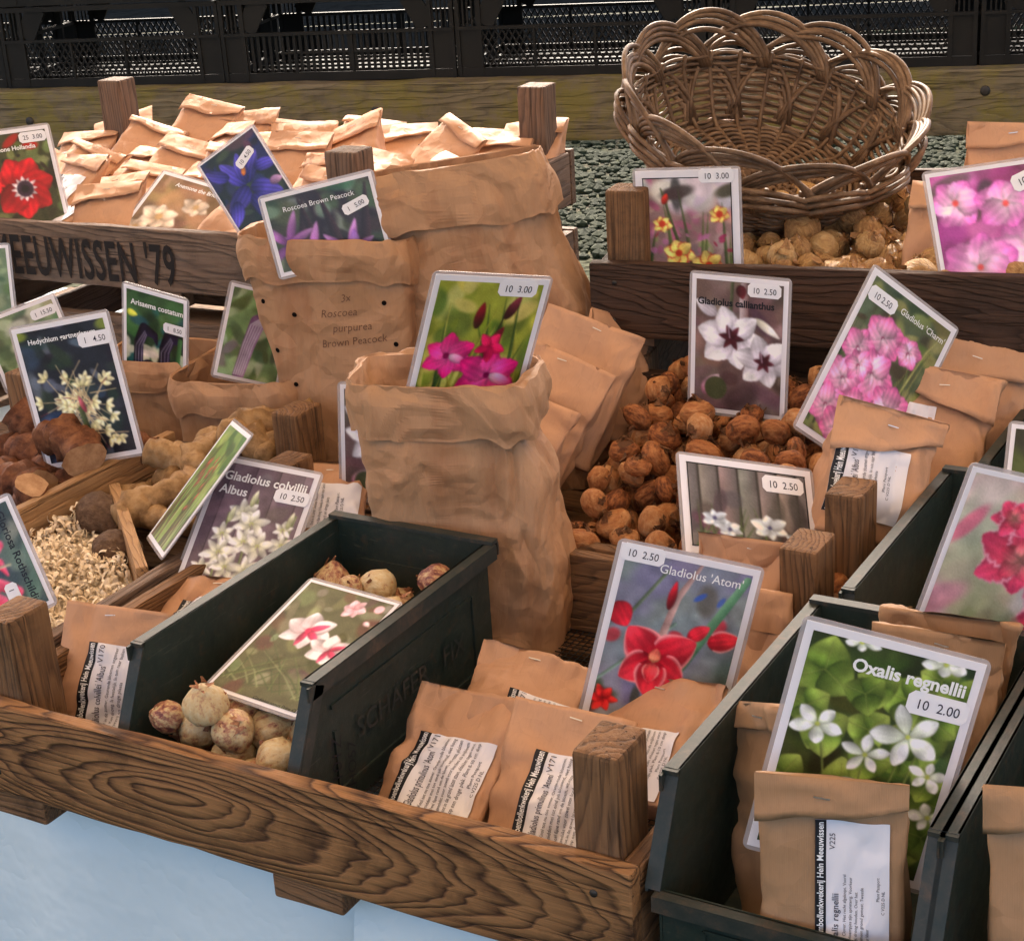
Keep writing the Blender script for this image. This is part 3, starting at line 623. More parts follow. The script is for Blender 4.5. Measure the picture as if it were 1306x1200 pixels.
# ------------------------------------------------------------------ laminated picture card
def rrect(w, h, r, n=4):
    P = []
    for cx, cz, a0 in ((w/2-r, h-r, 0), (-w/2+r, h-r, 90), (-w/2+r, r, 180), (w/2-r, r, 270)):
        for k in range(n+1):
            a = R(a0+90*k/n); P.append((cx+r*math.cos(a), cz+r*math.sin(a)))
    return P
def plate(P, y0, y1):
    n = len(P); V = [(x, y0, z) for x, z in P]+[(x, y1, z) for x, z in P]
    F = [tuple(reversed(range(n))), tuple(range(n, 2*n))]+[(i, (i+1) % n, n+(i+1) % n, n+i) for i in range(n)]
    return pymesh(V, F)
def srgb2lin(a): return np.where(a <= .04045, a/12.92, ((a+.055)/1.055)**2.4)
def card(name_label, loc, rot, w, h, art, seed, title=None, price=None, n=84, group=None, cols='white', tpos=(0.05, 0.12), tsize=0.085, tbold=0.02, ppos=(0.97, 0.16), psize=0.36, prot=0.0, border=0.045, vert_title=False, bow=0.0, dark_frame=False):
    """local x right, z up, faces -y; stands on its lower edge at the origin"""
    root = thing('picture_card', name_label, 'card', loc, rot, group)
    link('laminate', plate(rrect(w, h, .006), .0006, -.0006), M['laminate'], root)
    lam = .0035
    pw, ph = w-2*lam, h-2*lam
    link('paper', plate([(pw/2, lam), (pw/2, h-lam), (-pw/2, h-lam), (-pw/2, lam)], .0003, -.0009), M['paper_white'], root)
    b = border*min(w, h)
    iw, ih = pw-2*b, ph-2*b
    p = Paint(iw, ih, n, seed); art(p); p.grain()
    X = (p.X-.5)*iw; Z = (ih+lam+b) - p.Y*iw
    V = np.stack([X, np.full_like(X, -.0013), Z], -1).reshape(-1, 3)
    ny, nx = p.ny, p.nx
    idx = np.arange(ny*nx).reshape(ny, nx)
    F = np.stack([idx[:-1, :-1], idx[1:, :-1], idx[1:, 1:], idx[:-1, 1:]], -1).reshape(-1, 4)
    me = bpy.data.meshes.new('mesh'); me.from_pydata(V.tolist(), [], F.tolist())
    at = me.color_attributes.new('Col', 'FLOAT_COLOR', 'POINT')
    c = np.ones((ny*nx, 4), np.float32); c[:, :3] = srgb2lin(p.I.reshape(-1, 3)); at.data.foreach_set('color', c.ravel())
    link('photo_print', me, M['print'], root)
    if dark_frame:
        mb = MB()
        for sx, sz, cx, cz in ((iw+.002, .0012, 0, ih+lam+b), (iw+.002, .0012, 0, lam+b), (.0012, ih, -iw/2, lam+b+ih/2), (.0012, ih, iw/2, lam+b+ih/2)): mb.box(sx, .0003, sz, (cx, -.0015, cz))
        link('picture_outline', mb.mesh(), M['ink'], root)
    def put(items, name, mat, parent, y):
        V, F = text_join(items)
        return link(name, pymesh([(v[0], y, v[1]) for v in V], [tuple(f) for f in F]), mat, parent)
    if title:
        its = []
        for k, line in enumerate(title.split('\n')):
            sz = tsize*min(w, h)
            TV, TF = text_data(line, sz, tbold)
            if vert_title: its.append((TV, TF, -iw/2+tpos[0]*iw, lam+b+ih*(1-tpos[1]), 0))
            else: its.append((TV, TF, -iw/2+tpos[0]*iw, lam+b+ih-tpos[1]*ih-k*sz*1.15, 0))
        put(its, 'lettering', M['ink'] if cols == 'black' else M['ink_white'], root, -.0016)
    if price:
        sw, sh = psize*min(w, h)*.9, psize*min(w, h)*.36
        e = sh*.22
        P = [(sw/2-e, 0), (sw/2, e), (sw/2, sh-e), (sw/2-e, sh), (-sw/2+e, sh), (-sw/2, sh-e), (-sw/2, e), (-sw/2+e, 0)]
        st = link('price_sticker', plate(P, 0.0, -.0003), M['sticker'], root, (-pw/2+ppos[0]*pw-sw/2, -.0018, lam+ph*(1-ppos[1])), (0, prot, 0))
        TV, TF = text_data(price, sh*.60, 0.002, 'CENTER', sx=.92, spacing=1.0)
        V, F = text_join([(TV, TF, 0, sh*.27, 0)])
        link('lettering', pymesh([(v[0], -.0006, v[1]) for v in V], F), M['ink_grey'], st)
    return root
# ------------------------------------------------------------------ paper bags
def _h(i, j, k):
    return (math.sin(i*127.1+j*311.7+k*74.7)*43758.5453) % 1.0 - .5
def _tri(u, v, k):
    """piecewise linear random heights over a skewed triangle lattice: flat facets, sharp folds"""
    i, j = math.floor(u), math.floor(v); fx, fy = u-i, v-j
    a, c = _h(i, j, k), _h(i+1, j+1, k)
    if fx > fy: return a*(1-fx)+_h(i+1, j, k)*(fx-fy)+c*fy
    return a*(1-fy)+_h(i, j+1, k)*(fy-fx)+c*fx
def crumple(p, seed, amp, sc=22.0):
    u = p.x+1.25*p.y+.35*p.z; v = p.z+.3*p.y-.25*p.x
    wx = noise.noise(Vector((u*11+seed*3, v*11, 1))); wy = noise.noise(Vector((u*11, v*11+seed*5, 7)))
    u = u*sc+.9*wx+seed*11.3; v = v*sc*.8+.9*wy+seed*5.9
    return amp*(2.4*_tri(u, v, 1)+2.0*_tri(u*2.1+v*.3, v*2.1-u*.4, 2)+1.05*_tri(u*4.3-v*.6, v*4.1+u*.5, 3)+.55*noise.noise(Vector((p.x*7+seed, p.y*7, p.z*7))))
class Shape:
    """cross-sections (superellipse) stacked from z=0 to h; local front faces -y, front face lies near y=0"""
    def __init__(s, keys, h, seed, amp, n=3.2, sc=22.0, curve=(0, 0)):
        s.keys = keys; s.h = h; s.seed = seed; s.amp = amp; s.n = n; s.sc = sc
    def par(s, t):
        K = s.keys
        for a, b in zip(K[:-1], K[1:]):
            if t <= b[0] or b is K[-1]:
                k = (t-a[0])/(b[0]-a[0]) if b[0] > a[0] else 0
                k = min(max(k, 0), 1); k = k*k*(3-2*k)
                return [x+(y-x)*k for x, y in zip(a[1:], b[1:])]
    def disp(s, P, nrm, off=0.0):
        return P + nrm*(crumple(P, s.seed, s.amp, s.sc)+off)
    def ring(s, t, N, off=0.0, grow=0.0):
        w, d, cx, cy = s.par(t)[:4]; out = []
        hw, hd = w/2+grow, d/2+grow
        for k in range(N):
            a = 2*PI*k/N
            ca, sa = math.cos(a), math.sin(a)
            x = math.copysign(abs(ca)**(2/s.n), ca)*hw; y = math.copysign(abs(sa)**(2/s.n), sa)*hd
            nr = Vector((ca*hd, sa*hw, 0)).normalized()
            g = s.par(t)[4] if len(s.keys[0]) > 5 else 0
            if g: x -= math.copysign(g*max(0, 1-abs(y)/(hd*.8))*hd, x) if abs(ca) > .6 else 0
            out.append(s.disp(Vector((cx+x, cy+y, t*s.h)), nr, off))
        return out
    def front(s, x, t, off=.0008):
        w, d, cx, cy = s.par(t)[:4]
        u = min(.995, abs(x)/(w/2)); y = -(1-u**s.n)**(1/s.n)*d/2
        return s.disp(Vector((cx+x, cy+y, t*s.h)), Vector((0, -1, 0)), off)
def tube_rings(rings, cap0=True, cap1=False):
    N = len(rings[0]); V = [p for r in rings for p in r]; F = []
    for i in range(len(rings)-1):
        for k in range(N): F.append((i*N+k, i*N+(k+1) % N, (i+1)*N+(k+1) % N, (i+1)*N+k))
    if cap0: F.append(tuple(range(N-1, -1, -1)))
    if cap1: F.append(tuple(range((len(rings)-1)*N, len(rings)*N)))
    return V, F

LABEL_LINES = {
 'atom': ('V171', "Gladiolus primulinus 'Atom'", ['Knol tot nu toe zomer. Oranje-rode bloemen.', 'midden mei tot eind juli bloeiend, niet hoog', 'heel fijne rand om de bloem, wit-roze, pluimen', 'geschikt voor zowel voor borders als snijbloem', 'tot in de grond laten staan, afdekken tegen vorst', 'op een droge plek. Plant 8-10 cm diep']),
 'albus': ('V170', "Gladiolus colvillei 'Albus'", ['Knol in de zomer. Geurende bloemen ongeveer', 'mei. Kan droog. Is feestelijk. In tuin naar buiten', 'vorstvrij en droge plaats']),
 'oxalis': ('V225', 'Oxalis regnellii', ['Day Clover. Het recht afgeknipt. Vooral', 'de bloempjes zijn sprieterig. Voorkeur', 'kuip, droog houden. Over het', 'algemeen grond gemest. Tweede', 'keer kleur']),
 'other': ('V202', 'Oxalis deppei', ['Klavertje vier, bruin gevlekt blad', 'roze bloemen, droog bewaren', 'binnen of buiten planten'])}
def add_label(root, sh, x0, x1, z0, z1, kind, off=.0020):
    """printed label: black band up its left edge, text reading upwards; wraps on the bag's front"""
    f = lambda x, z, o=0.0: sh.front(x, z/sh.h, off+o)
    def grid(xa, xb, za, zb, nx, nz, o):
        V = []; F = []
        for j in range(nz+1):
            for i in range(nx+1): V.append(f(xa+(xb-xa)*i/nx, za+(zb-za)*j/nz, o))
        for j in range(nz):
            for i in range(nx):
                a = j*(nx+1)+i; F.append((a, a+1, a+nx+2, a+nx+1))
        return pymesh(V, F, True)
    W, H = x1-x0, z1-z0
    lab = link('label', grid(x0, x1, z0, z1, 34, 34, 0), M['paper_white'], root)
    bw = W*.15
    link('name_band', grid(x0, x0+bw, z0, z1, 6, 34, .0004), M['ink'], lab)
    code, name, lines = LABEL_LINES[kind]
    def fit(txt, avail, size, bold=0.0):
        V, F = text_data(txt, size, bold, res=2)
        w = V[:, 0].max()
        if w > avail: V[:, 0] *= avail/w
        return V, F
    def place(items, name, mat, o):
        V, F = text_join(items)
        link(name, pymesh([f(x0+v[0], z0+v[1], o) for v in V], F), mat, lab)
    A = PI/2
    place([(*fit('Bloembollenkwekerij Hein Meeuwissen', H*.97, bw*.82, .02), bw*.76, H*.015, A)], 'lettering', M['ink_white'], .0012)
    its = [(*fit(name, H*.74, W*.13, .004), bw+W*.17, H*.02, A), (*fit(code, H*.2, W*.11), bw+W*.12, H*.78, A)]
    y = bw+W*.27
    for ln in lines:
        its.append((*fit(ln, H*.92, W*.062), y, H*.05, A)); y += W*.078
    its.append((*fit('Plant Passport', H*.4, W*.06), min(y+W*.06, W*.90), H*.4, A)); its.append((*fit('C V225 D NL', H*.4, W*.06), min(y+W*.13, W*.97), H*.3, A))
    place(its, 'lettering', M['ink_grey'], .0009)
def sealed_bag(label, loc, rot, w=.115, h=.15, d=.05, seed=1, flap=.028, lab=None, labrect=None, mat='kraft', amp=.0042, group=None, staple=True, flap_front=True, cat='paper bag', low=False):
    """flat-bottomed sealed kraft bag: full below, pinched flat at a stapled fold on top"""
    root = thing('paper_bag', label, cat, loc, rot, group)
    keys = [(0, w*.97, d*.95, 0, d*.5, .1), (.30, w*1.01, d*1.0, 0, d*.46, .25), (.62, w*1.0, d*.62, 0, d*.36, .5), (.86, w, d*.16, 0, d*.24, .5), (1.0, w*1.0, .004, 0, d*.20, 0)]
    sh = Shape(keys, h, seed, amp, 4.0)
    N, T = (44, 14) if low else (88, 32)
    rings = [sh.ring(0, N, grow=-.003)]+[sh.ring((i+.15)/(T+.15), N) for i in range(T+1)]
    V, F = tube_rings(rings, True, True)
    link('bag_body', pymesh(V, F, True), M[mat], root)
    if flap:
        # the folded-over top: a double strip hanging on the front from the top edge
        V = []; F = []; nx, nz = (10, 4) if low else (18, 6)
        ytop = sh.front(0, 1.0, 0).y
        for s_ in (0, 1):
            for j in range(nz+1):
                k = j/nz
                for i in range(nx+1):
                    x = (i/nx-.5)*w*1.004
                    fl_ = flap*(1+.32*math.sin(seed*7.1)*x/w*2+.22*noise.noise(Vector((x*16+seed*3, 1, 2))))
                    z = h+.0015-fl_*k + .002*noise.noise(Vector((x*20+seed, 3, s_)))*k
                    y = sh.front(x*.98, max(.0, min(1, z/h)), 0).y - (.0030+.006*k*(1+1.2*noise.noise(Vector((x*18, seed, 2))))*.8) + s_*.0014
                    if j == 0: y = ytop-.0005 + s_*.001
                    V.append((x, y, z))
        n1 = (nx+1)*(nz+1)
        for s_ in (0, 1):
            for j in range(nz):
                for i in range(nx):
                    a = s_*n1+j*(nx+1)+i; q = (a, a+nx+1, a+nx+2, a+1); F.append(q if s_ == 0 else q[::-1])
        for i in range(nx):
            a = nz*(nx+1)+i; F.append((a, n1+a, n1+a+1, a+1))
        fl = link('folded_top', pymesh(V, F, True), M[mat], root)
    if staple:
        mb = MB(); mb.box(.012, .0008, .0010, (0, -.0006, 0)); zs = h-(flap*.42 if flap else .010)
        link('staple', mb.mesh(), M['steel'], root, (.006*math.sin(seed), sh.front(.006*math.sin(seed), zs/h, 0).y-(.0075 if flap else .0008), zs), (0, .15*math.sin(seed*3), 0))
    if lab:
        a, b, c, e = labrect or (-.30, .38, .04, .66)
        add_label(root, sh, a*w, b*w, c*h, e*h, lab)
    return root
def open_bag(label, loc, rot, keys, h, cuff, seed, amp=.006, n=5.0, mat='kraft_open', holes=(), script=None, N=300, T=120, flare=.003, sc=18.0, tilt=0.0):
    """open kraft bag with its rim rolled down outside into a cuff"""
    root = thing('open_paper_bag', label, 'paper bag', loc, rot)
    sh = Shape(keys, h, seed, amp, n, sc)
    rings = [sh.ring(0, N, grow=-.004)]+[sh.ring((i+.1)/(T+.1), N) for i in range(T+1)]
    inner = [sh.ring(1-.55*i/12, N, off=-.002) for i in range(13)]
    V, F = tube_rings(rings+inner, True, False)
    # darkness inside comes from depth: a filled floor closes the bag
    F.append(tuple(range(len(V)-1, len(V)-N-1, -1)))
    link('bag_body', pymesh(V, F, False), M[mat], root)
    sh2 = Shape(keys, h, seed+3.7, amp*1.15, n, sc*.9)
    cr = []
    J = 18
    for j in range(J+1):
        k = j/J
        ring = []
        for q, p in enumerate(sh2.ring(1-(cuff*k)/h, N, grow=.0035+flare*math.sin(PI*min(1, k*1.05)*.9)+.0035*min(1, k*3))):
            a = 2*PI*q/N
            wv = .5*noise.noise(Vector((math.cos(a)*2.2+seed, math.sin(a)*2.2, 4)))
            p = p + Vector((0, 0, wv*cuff*.35*k + .006*noise.noise(Vector((math.cos(a)*3+seed, math.sin(a)*3, 9)))))
            ring.append(p)
        cr.append(ring)
    top = [Vector(((a.x+b.x)/2, (a.y+b.y)/2, max(a.z, b.z)+.0008)) for a, b in zip(cr[0], rings[-1])]
    back = [[p+Vector((0, 0, .002))-(Vector((p.x, p.y, 0))-Vector((0, keys[0][4], 0))).normalized()*.004 for p in cr[-1]]]
    V, F = tube_rings([rings[-1], top]+cr+back, False, False)
    link('rolled_cuff', pymesh(V, F, False), M[mat], root)
    for x, z in holes:
        p = sh.front(x, z/h, .0006)
        e = .002; dx = sh.front(x+e, z/h, .0006)-p; dz = sh.front(x, (z+e)/h, .0006)-p
        dx.normalize(); dz.normalize()
        V = [p+(dx*math.cos(2*PI*k/12)+dz*math.sin(2*PI*k/12))*.0033 - dx.cross(dz)*0 for k in range(12)]
        V = [Vector((v.x, min(v.y, sh.front(v.x-sh.par(v.z/h)[2], v.z/h, .0009).y), v.z)) for v in V]
        link('dark_hole_disc', pymesh(V, [tuple(range(12))]), M['hole'], root)  # flat disc on the paper; its dark colour stands for shade in a hole
    if script:
        its = []
        for txt, x, z, sz, an in script: its.append((*text_data(txt, sz, -.006, shear=.35, res=2), x, z, an))
        TV, TF = text_join(its)
        link('handwriting', pymesh([sh.front(v[0], v[1]/h, .0011) for v in TV], TF), M['ink_brown'], root)
    return root

# ------------------------------------------------------------------ crates and bins
def wooden_crate(label, loc, rotz, W, D, front, sides, posts_z, seed, mats, front_mat=None, post=(.039, .056), T=.017, feet=True, bottom='slats', back=None, cat='crate', group=None, foot_x=(-.30, .12, .30), skip_posts=(), name='wooden_crate'):
    """origin: centre of the footprint; front/sides/back: lists of (z0,z1) boards; posts (z0,z1)"""
    root = thing(name, label, cat, loc, (0, 0, rotz), group)
    k = seed*10
    for z0, z1 in front:
        k += 1; fbd = link('front_board', board_mesh(W, T, z1-z0, k, chip=.004), front_mat or mats[0], root, (0, -D/2+T/2, (z0+z1)/2))
        for sx in (-1, 1):
            for sz in (-.26, .24):
                Vn, Fn = tube_data([(0, .002, 0), (0, -.0012, 0)], .0034, 10)
                link('nail', pymesh(Vn, Fn, True), M['wire'], fbd, (sx*(W/2-.032-.006*sz), -T/2, (z1-z0)*sz))
    for z0, z1 in (back if back is not None else front):
        k += 1; link('back_board', board_mesh(W, T, z1-z0, k, chip=.003), mats[0], root, (0, D/2-T/2, (z0+z1)/2))
    for sgn in (-1, 1):
        for z0, z1 in sides:
            k += 1; link('side_board', board_mesh(D-2*T-.001, T, z1-z0-.003, k, chip=.004), mats[0], root, (sgn*(W/2-T/2-.001), 0, (z0+z1)/2-.001), (0, 0, PI/2))
    for sx in (-1, 1):
        for sy in (-1, 1):
            if (sx, sy) in skip_posts: continue
            k += 1
            hz = posts_z[1]-posts_z[0]+.006*math.sin(k*2.3)
            o = link('post', board_mesh(hz, post[0], post[1], k, .0016, .004, 8), mats[1], root,
                     (sx*(W/2-T-post[0]/2-.002), sy*(D/2-T-post[1]/2-.002), posts_z[0]+hz/2))
            o.matrix_local = Matrix.Translation(o.location) @ Matrix(((0, 1, 0, 0), (0, 0, 1, 0), (1, 0, 0, 0), (0, 0, 0, 1)))
    if bottom == 'slats':
        n = 6
        for i in range(n):
            k += 1; link('bottom_slat', board_mesh(W-2*T-.004, (D-2*T)/n-.012, .008, k, .0006, .001), mats[0], root, (0, -D/2+T+(D-2*T)*(i+.5)/n, front[0][0]+.006))
    elif bottom == 'mesh':
        for i in range(3):
            k += 1; link('bottom_slat', board_mesh(W-2*T-.004, .04, .008, k, .0006, .001), mats[0], root, (0, (i-1)*(D/2-T-.024), front[0][0]+.004))
        mb = MB(); nx, ny = 90, 64
        for i in range(nx): mb.box(.0009, D-2*T-.004, .0009, (-W/2+T+(W-2*T)*(i+.5)/nx, 0, front[0][0]+.010))
        for j in range(ny): mb.box(W-2*T-.004, .0009, .0009, (0, -D/2+T+(D-2*T)*(j+.5)/ny, front[0][0]+.0109))
        link('wire_mesh_bottom', mb.mesh(), M['wire'], root, kind='stuff')
    if feet:
        for fx in foot_x:
            for fy in (-1, 1):
                k += 1; link('foot', board_mesh(.075, .032, .026, k, .001, .003, 4), mats[1], root, (fx*W, fy*(D/2-.018), front[0][0]-.0135))
    return root

def metal_bin(label, loc, W=.205, L=.315, H=.16, text=True, marks=False, group='dark green metal stacking bins'):
    """open-fronted stacking bin; origin: footprint centre of the rim rectangle; front is -y"""
    root = thing('stacking_bin', label, 'bin', loc, (0, 0, 0), group)
    y0, y1 = -L/2, L/2; yf = y0-.042; zf = H-.085; th = .0022
    prof = [(y1, 0), (y1, H), (y0, H), (yf, zf), (yf, 0)]
    for sgn in (-1, 1):
        bm = bmesh.new()
        x = sgn*W/2
        a = [bm.verts.new((x, y, z)) for y, z in prof]; b = [bm.verts.new((x-sgn*th, y, z)) for y, z in prof]
        bm.faces.new(a if sgn < 0 else a[::-1]); bm.faces.new(b[::-1] if sgn < 0 else b)
        n = len(prof)
        for i in range(n):
            q = (a[i], a[(i+1) % n], b[(i+1) % n], b[i]); bm.faces.new(q if sgn > 0 else q[::-1])
        bmesh.ops.recalc_face_normals(bm, faces=bm.faces)
        side = link('side_panel', mesh_of(bm), M['bin'], root)
        # folded rim: outward flange, following the top and the sloped front edge
        mb = MB()
        f = .013
        mb.box(f, L+.008, .004, (x+sgn*(f/2-.002), -.002, H-.002)); mb.box(.0025, L+.014, .014, (x+sgn*(f-.003), -.005, H-.009))
        ang = math.atan2(H-zf, y0-yf); ln = math.hypot(H-zf, y0-yf)
        rot = Matrix.Rotation(ang, 3, 'X')
        mb.box(f, ln, .004, (x+sgn*(f/2-.002), (y0+yf)/2, (H+zf)/2-.0005), rot); mb.box(.0025, ln, .013, (x+sgn*(f-.003), (y0+yf)/2+.005, (H+zf)/2-.006), rot)
        link('rolled_rim', mb.mesh(), M['bin_rim'], side)
        # pressed panel on the side: a raised frame
        mb = MB(); o = x+sgn*.0012
        for sy, sz, cy, cz in ((L*.78, .004, -.005, H*.72), (L*.9, .004, -.012, H*.16), (.004, H*.56, L*.385, H*.44), (.004, H*.40, -L*.40, H*.36)): mb.box(.0024, sy, sz, (o, cy, cz))
        link('pressed_frame', mb.mesh(), M['bin'], side)
        if text and sgn > 0:
            for wd_, yy in (('SCHÄFER', -L*.30), ('FIX', L*.18)):
                V, F = text_join([(*text_data(wd_, .030, .004), yy, H*.40, 0)])
                link('embossed_lettering', pymesh([(x+.0030, v[0], v[1]) for v in V], F), M['bin_rim'], side)
        if marks and sgn > 0:
            TV, TF = text_data('22101Z', .022, -.004, shear=.2); TV2, TF2 = text_data('2HO57', .018, -.002, shear=.2)
            V, F = text_join([(TV, TF, y0+.030, .012, PI/2-.1), (TV2, TF2, y0+.052, .010, PI/2-.1)])
            link('marker_writing', pymesh([(x+.0034, v[0], v[1]) for v in V], F), M['ink'], side)
    mb = MB(); mb.box(W-2*th, th, H, (0, y1-th/2, H/2)); bk = link('back_panel', mb.mesh(), M['bin'], root)
    mb = MB(); mb.box(W+.018, .012, .004, (0, y1+.003, H+.0022)); mb.box(W+.018, .0025, .014, (0, y1+.009, H-.007)); link('rolled_rim', mb.mesh(), M['bin_rim'], bk)
    # soft pressed recess inside the back
    mb = MB(); mb.box(W*.7, .003, H*.38, (0, y1-th-.0012, H*.55)); link('pressed_frame', mb.mesh(), M['bin'], bk)
    mb = MB(); mb.box(W-2*th, L+.042-2*th, th, (0, (y1+yf)/2, th/2)); link('floor_panel', mb.mesh(), M['bin'], root)
    bm = bmesh.new(); box_into(bm, W-2*th-.001, .003, zf, (0, yf+.0016, zf/2)); fp = link('front_panel', mesh_of(bm), M['bin'], root)
    mb = MB(); mb.box(W+.004, .011, .004, (0, yf-.004, zf-.002)); mb.box(W+.004, .0025, .012, (0, yf-.0085, zf-.008)); link('rolled_rim', mb.mesh(), M['bin_rim'], fp)
    mb = MB()
    for sx, sz, cx, cz in ((W*.62, .003, 0, zf*.72), (W*.62, .003, 0, zf*.2), (.003, zf*.52, -W*.31, zf*.46), (.003, zf*.52, W*.31, zf*.46)): mb.box(sx, .002, sz, (cx, yf-.0008, cz))
    link('label_holder', mb.mesh(), M['bin'], fp)
    return root

# ------------------------------------------------------------------ bulbs
def bulb_mesh(seed, flat=.8, neck=.18, r=1.0, husks=10, rough=.06, husk_len=.5, point=.0):
    rg = random.Random(seed); V = []; F = []; nu, nv = 18, 12; mats = []
    for j in range(nv+1):
        ph = PI*j/nv
        for i in range(nu):
            th = 2*PI*i/nu
            rr = math.sin(ph)
            z = math.cos(ph)*flat
            if point and j < nv*.4: z += point*(1-j/(nv*.4))**2
            p = Vector((rr*math.cos(th), rr*math.sin(th), z))
            n = noise.noise(p*1.7+Vector((seed*3.3, 0, 0)))*rough*2 + noise.noise(p*5+Vector((0, seed, 0)))*rough*.7
            lob = .035*math.sin(th*3+seed)
            V.append(p*(1+n+lob*rr))
    for j in range(nv):
        for i in range(nu): F.append((j*nu+i, (j+1)*nu+i, (j+1)*nu+(i+1) % nu, j*nu+(i+1) % nu)); mats.append(0)
    # papery flakes and root tufts
    for k in range(husks):
        th = rg.random()*2*PI; top = rg.random() < .65
        ph = (.1+.7*rg.random()) if top else (PI-.1-.35*rg.random())
        L = husk_len*(.5+rg.random()); wd = .10+.16*rg.random()
        base = len(V)
        for j in range(4):
            k2 = j/3.
            pp = ph - (L*k2 if top else -L*k2*.5)
            lift = 1.03+.22*k2*k2*(1 if top else 1.5)*rg.random()
            c = Vector((math.sin(pp)*math.cos(th), math.sin(pp)*math.sin(th), math.cos(pp)*flat*(1+.25*k2)))*lift
            t = Vector((-math.sin(th), math.cos(th), 0))
            ww = wd*(1-.75*k2)
            jit = Vector((rg.uniform(-.04, .04), rg.uniform(-.04, .04), rg.uniform(-.03, .03)))
            V.append(c-t*ww+jit); V.append(c+t*ww+jit)
        for j in range(3):
            a = base+j*2; F.append((a, a+1, a+3, a+2)); mats.append(1)
    me = pymesh([v*r for v in V], F, True)
    me.polygons.foreach_set('material_index', mats)
    return me
def heap(n, region, rad, floor, seed, tries=14, obstacles=()):
    """drop spheres one by one onto a floor height field and each other"""
    rg = random.Random(seed); S = []
    for i in range(n):
        r = rad*(.8+.4*rg.random()); best = None
        for k in range(tries):
            x, y = region(rg)
            z = floor(x, y)+r*.85
            for (X, Y, Z, Q) in S:
                d2 = (x-X)**2+(y-Y)**2; s = (r+Q)*.88
                if d2 < s*s: z = max(z, Z+math.sqrt(s*s-d2)*.92)
            bad = any((x-ox)**2+(y-oy)**2 < (orr+r)**2 and z-r < oz for ox, oy, orr, oz in obstacles)
            if bad: continue
            sc = z-floor(x, y)
            if best is None or sc < best[0]: best = (sc, x, y, z)
        if best: S.append((best[1], best[2], best[3], r))
    return S
def scatter(S, name, variants, mats, label, cat, group, seed, tilt=.9):
    rg = random.Random(seed)
    for m in variants:
        if not len(m.materials):
            for mm in mats: m.materials.append(mm)
    for (x, y, z, r) in S:
        o = link(name, rg.choice(variants), None, None, (x, y, z), (rg.gauss(0, tilt), rg.gauss(0, tilt), rg.random()*6.28), label, cat, group)
        o.scale = (r, r, r)
def lump_mesh(seed, pts, rads, n=12, rough=.12, cut=True, rings=4, fine=.05):
    """knobbly root piece along a path, optionally with a cut end face (material 1)"""
    P = []; Rr = []
    for i in range(len(pts)-1):
        for k in range(rings):
            t = k/rings; P.append(Vector(pts[i]).lerp(Vector(pts[i+1]), t)); Rr.append(rads[i]+(rads[i+1]-rads[i])*t)
    P.append(Vector(pts[-1])); Rr.append(rads[-1])
    if not cut: 
        P = [P[0]+(P[0]-P[1])*.5]+P+[P[-1]+(P[-1]-P[-2])*.6]; Rr = [Rr[0]*.45]+Rr+[Rr[-1]*.45]
    V, F = tube_data(P, Rr, n)
    s = Rr[len(Rr)//2]
    W = []
    for i, v in enumerate(V):
        c = P[i//n]; d = v-c
        q = v/s
        k = 1+rough*1.6*noise.noise(q*.9+Vector((seed*7, 0, 0)))+fine*noise.noise(q*3.5+Vector((0, seed, 0)))+.10*math.sin(i//n*2.1+seed)
        W.append(c+d*k)
    me = pymesh(W, F, True)
    if cut:
        mi = [0]*len(F); mi[-1] = 1; mi[-2] = 1
        me.polygons.foreach_set('material_index', mi)
        sm = [True]*len(F); sm[-1] = sm[-2] = False; me.polygons.foreach_set('use_smooth', sm)
    return me
# ================================================================== SETTING
GZ = 0.0
def ground():
    bm = bmesh.new(); bmesh.ops.create_circle(bm, cap_ends=True, segments=48, radius=120)
    link('ground', mesh_of(bm), M['ground'], None, (0, 0, GZ), kind='structure')
    rg = random.Random(3); mb = MB()
    base = bmesh.new(); bmesh.ops.create_icosphere(base, subdivisions=1, radius=1.0)
    bv = [v.co.copy() for v in base.verts]; bf = [tuple(v.index for v in f.verts) for f in base.faces]; base.free()
    for i in range(5200):
        px, py = rg.uniform(690, 1306), rg.uniform(150, 330)
        p = at_z(px, py, 0.0)
        s = rg.uniform(.012, .034); a = rg.random()*6.28; e = rg.uniform(.6, 1.0); fz = rg.uniform(.4, .75)
        mb.add([(p.x+s*(v.x*math.cos(a)-v.y*e*math.sin(a)), p.y+s*(v.x*math.sin(a)+v.y*e*math.cos(a)), GZ+s*fz*(v.z+.5)) for v in bv], bf)
    link('loose_gravel', mb.mesh(), M['pebble'], None, label='loose grey green gravel on the ground behind the stall', cat='gravel', kind='stuff')
ground()

# beam on posts with black crates on it
BA = math.atan2(2.931-2.242, .198+2.297)
bdir = Vector((math.cos(BA), math.sin(BA), 0)); bnor = Vector((-math.sin(BA), math.cos(BA), 0))
B0 = Vector((-2.297, 2.242, 0))
rail = thing('beam_rail', 'mossy horizontal timber beam carrying the black plastic crates', 'beam', B0+bdir*1.4+bnor*.035, (0, 0, BA))
link('beam', board_mesh(7.6, .07, .148, 5, .003, .006, 90, .004), M['wood_moss'], rail, (0, 0, .994))
for x in (-2.9, at_z(1205, 185, .92).x-(B0+bdir*1.4).x+.25, 2.6):
    link('post', board_mesh(.92, .07, .09, x, .002, .005), M['wood_moss'], rail, (x, .012, .459), (0, PI/2, 0))
for k in range(3):
    link('shelf_plank', board_mesh(7.5, .14, .022, 20+k, .001, .003, 30), M['wood_dark'], rail, (0, .115+.15*k, 1.055))
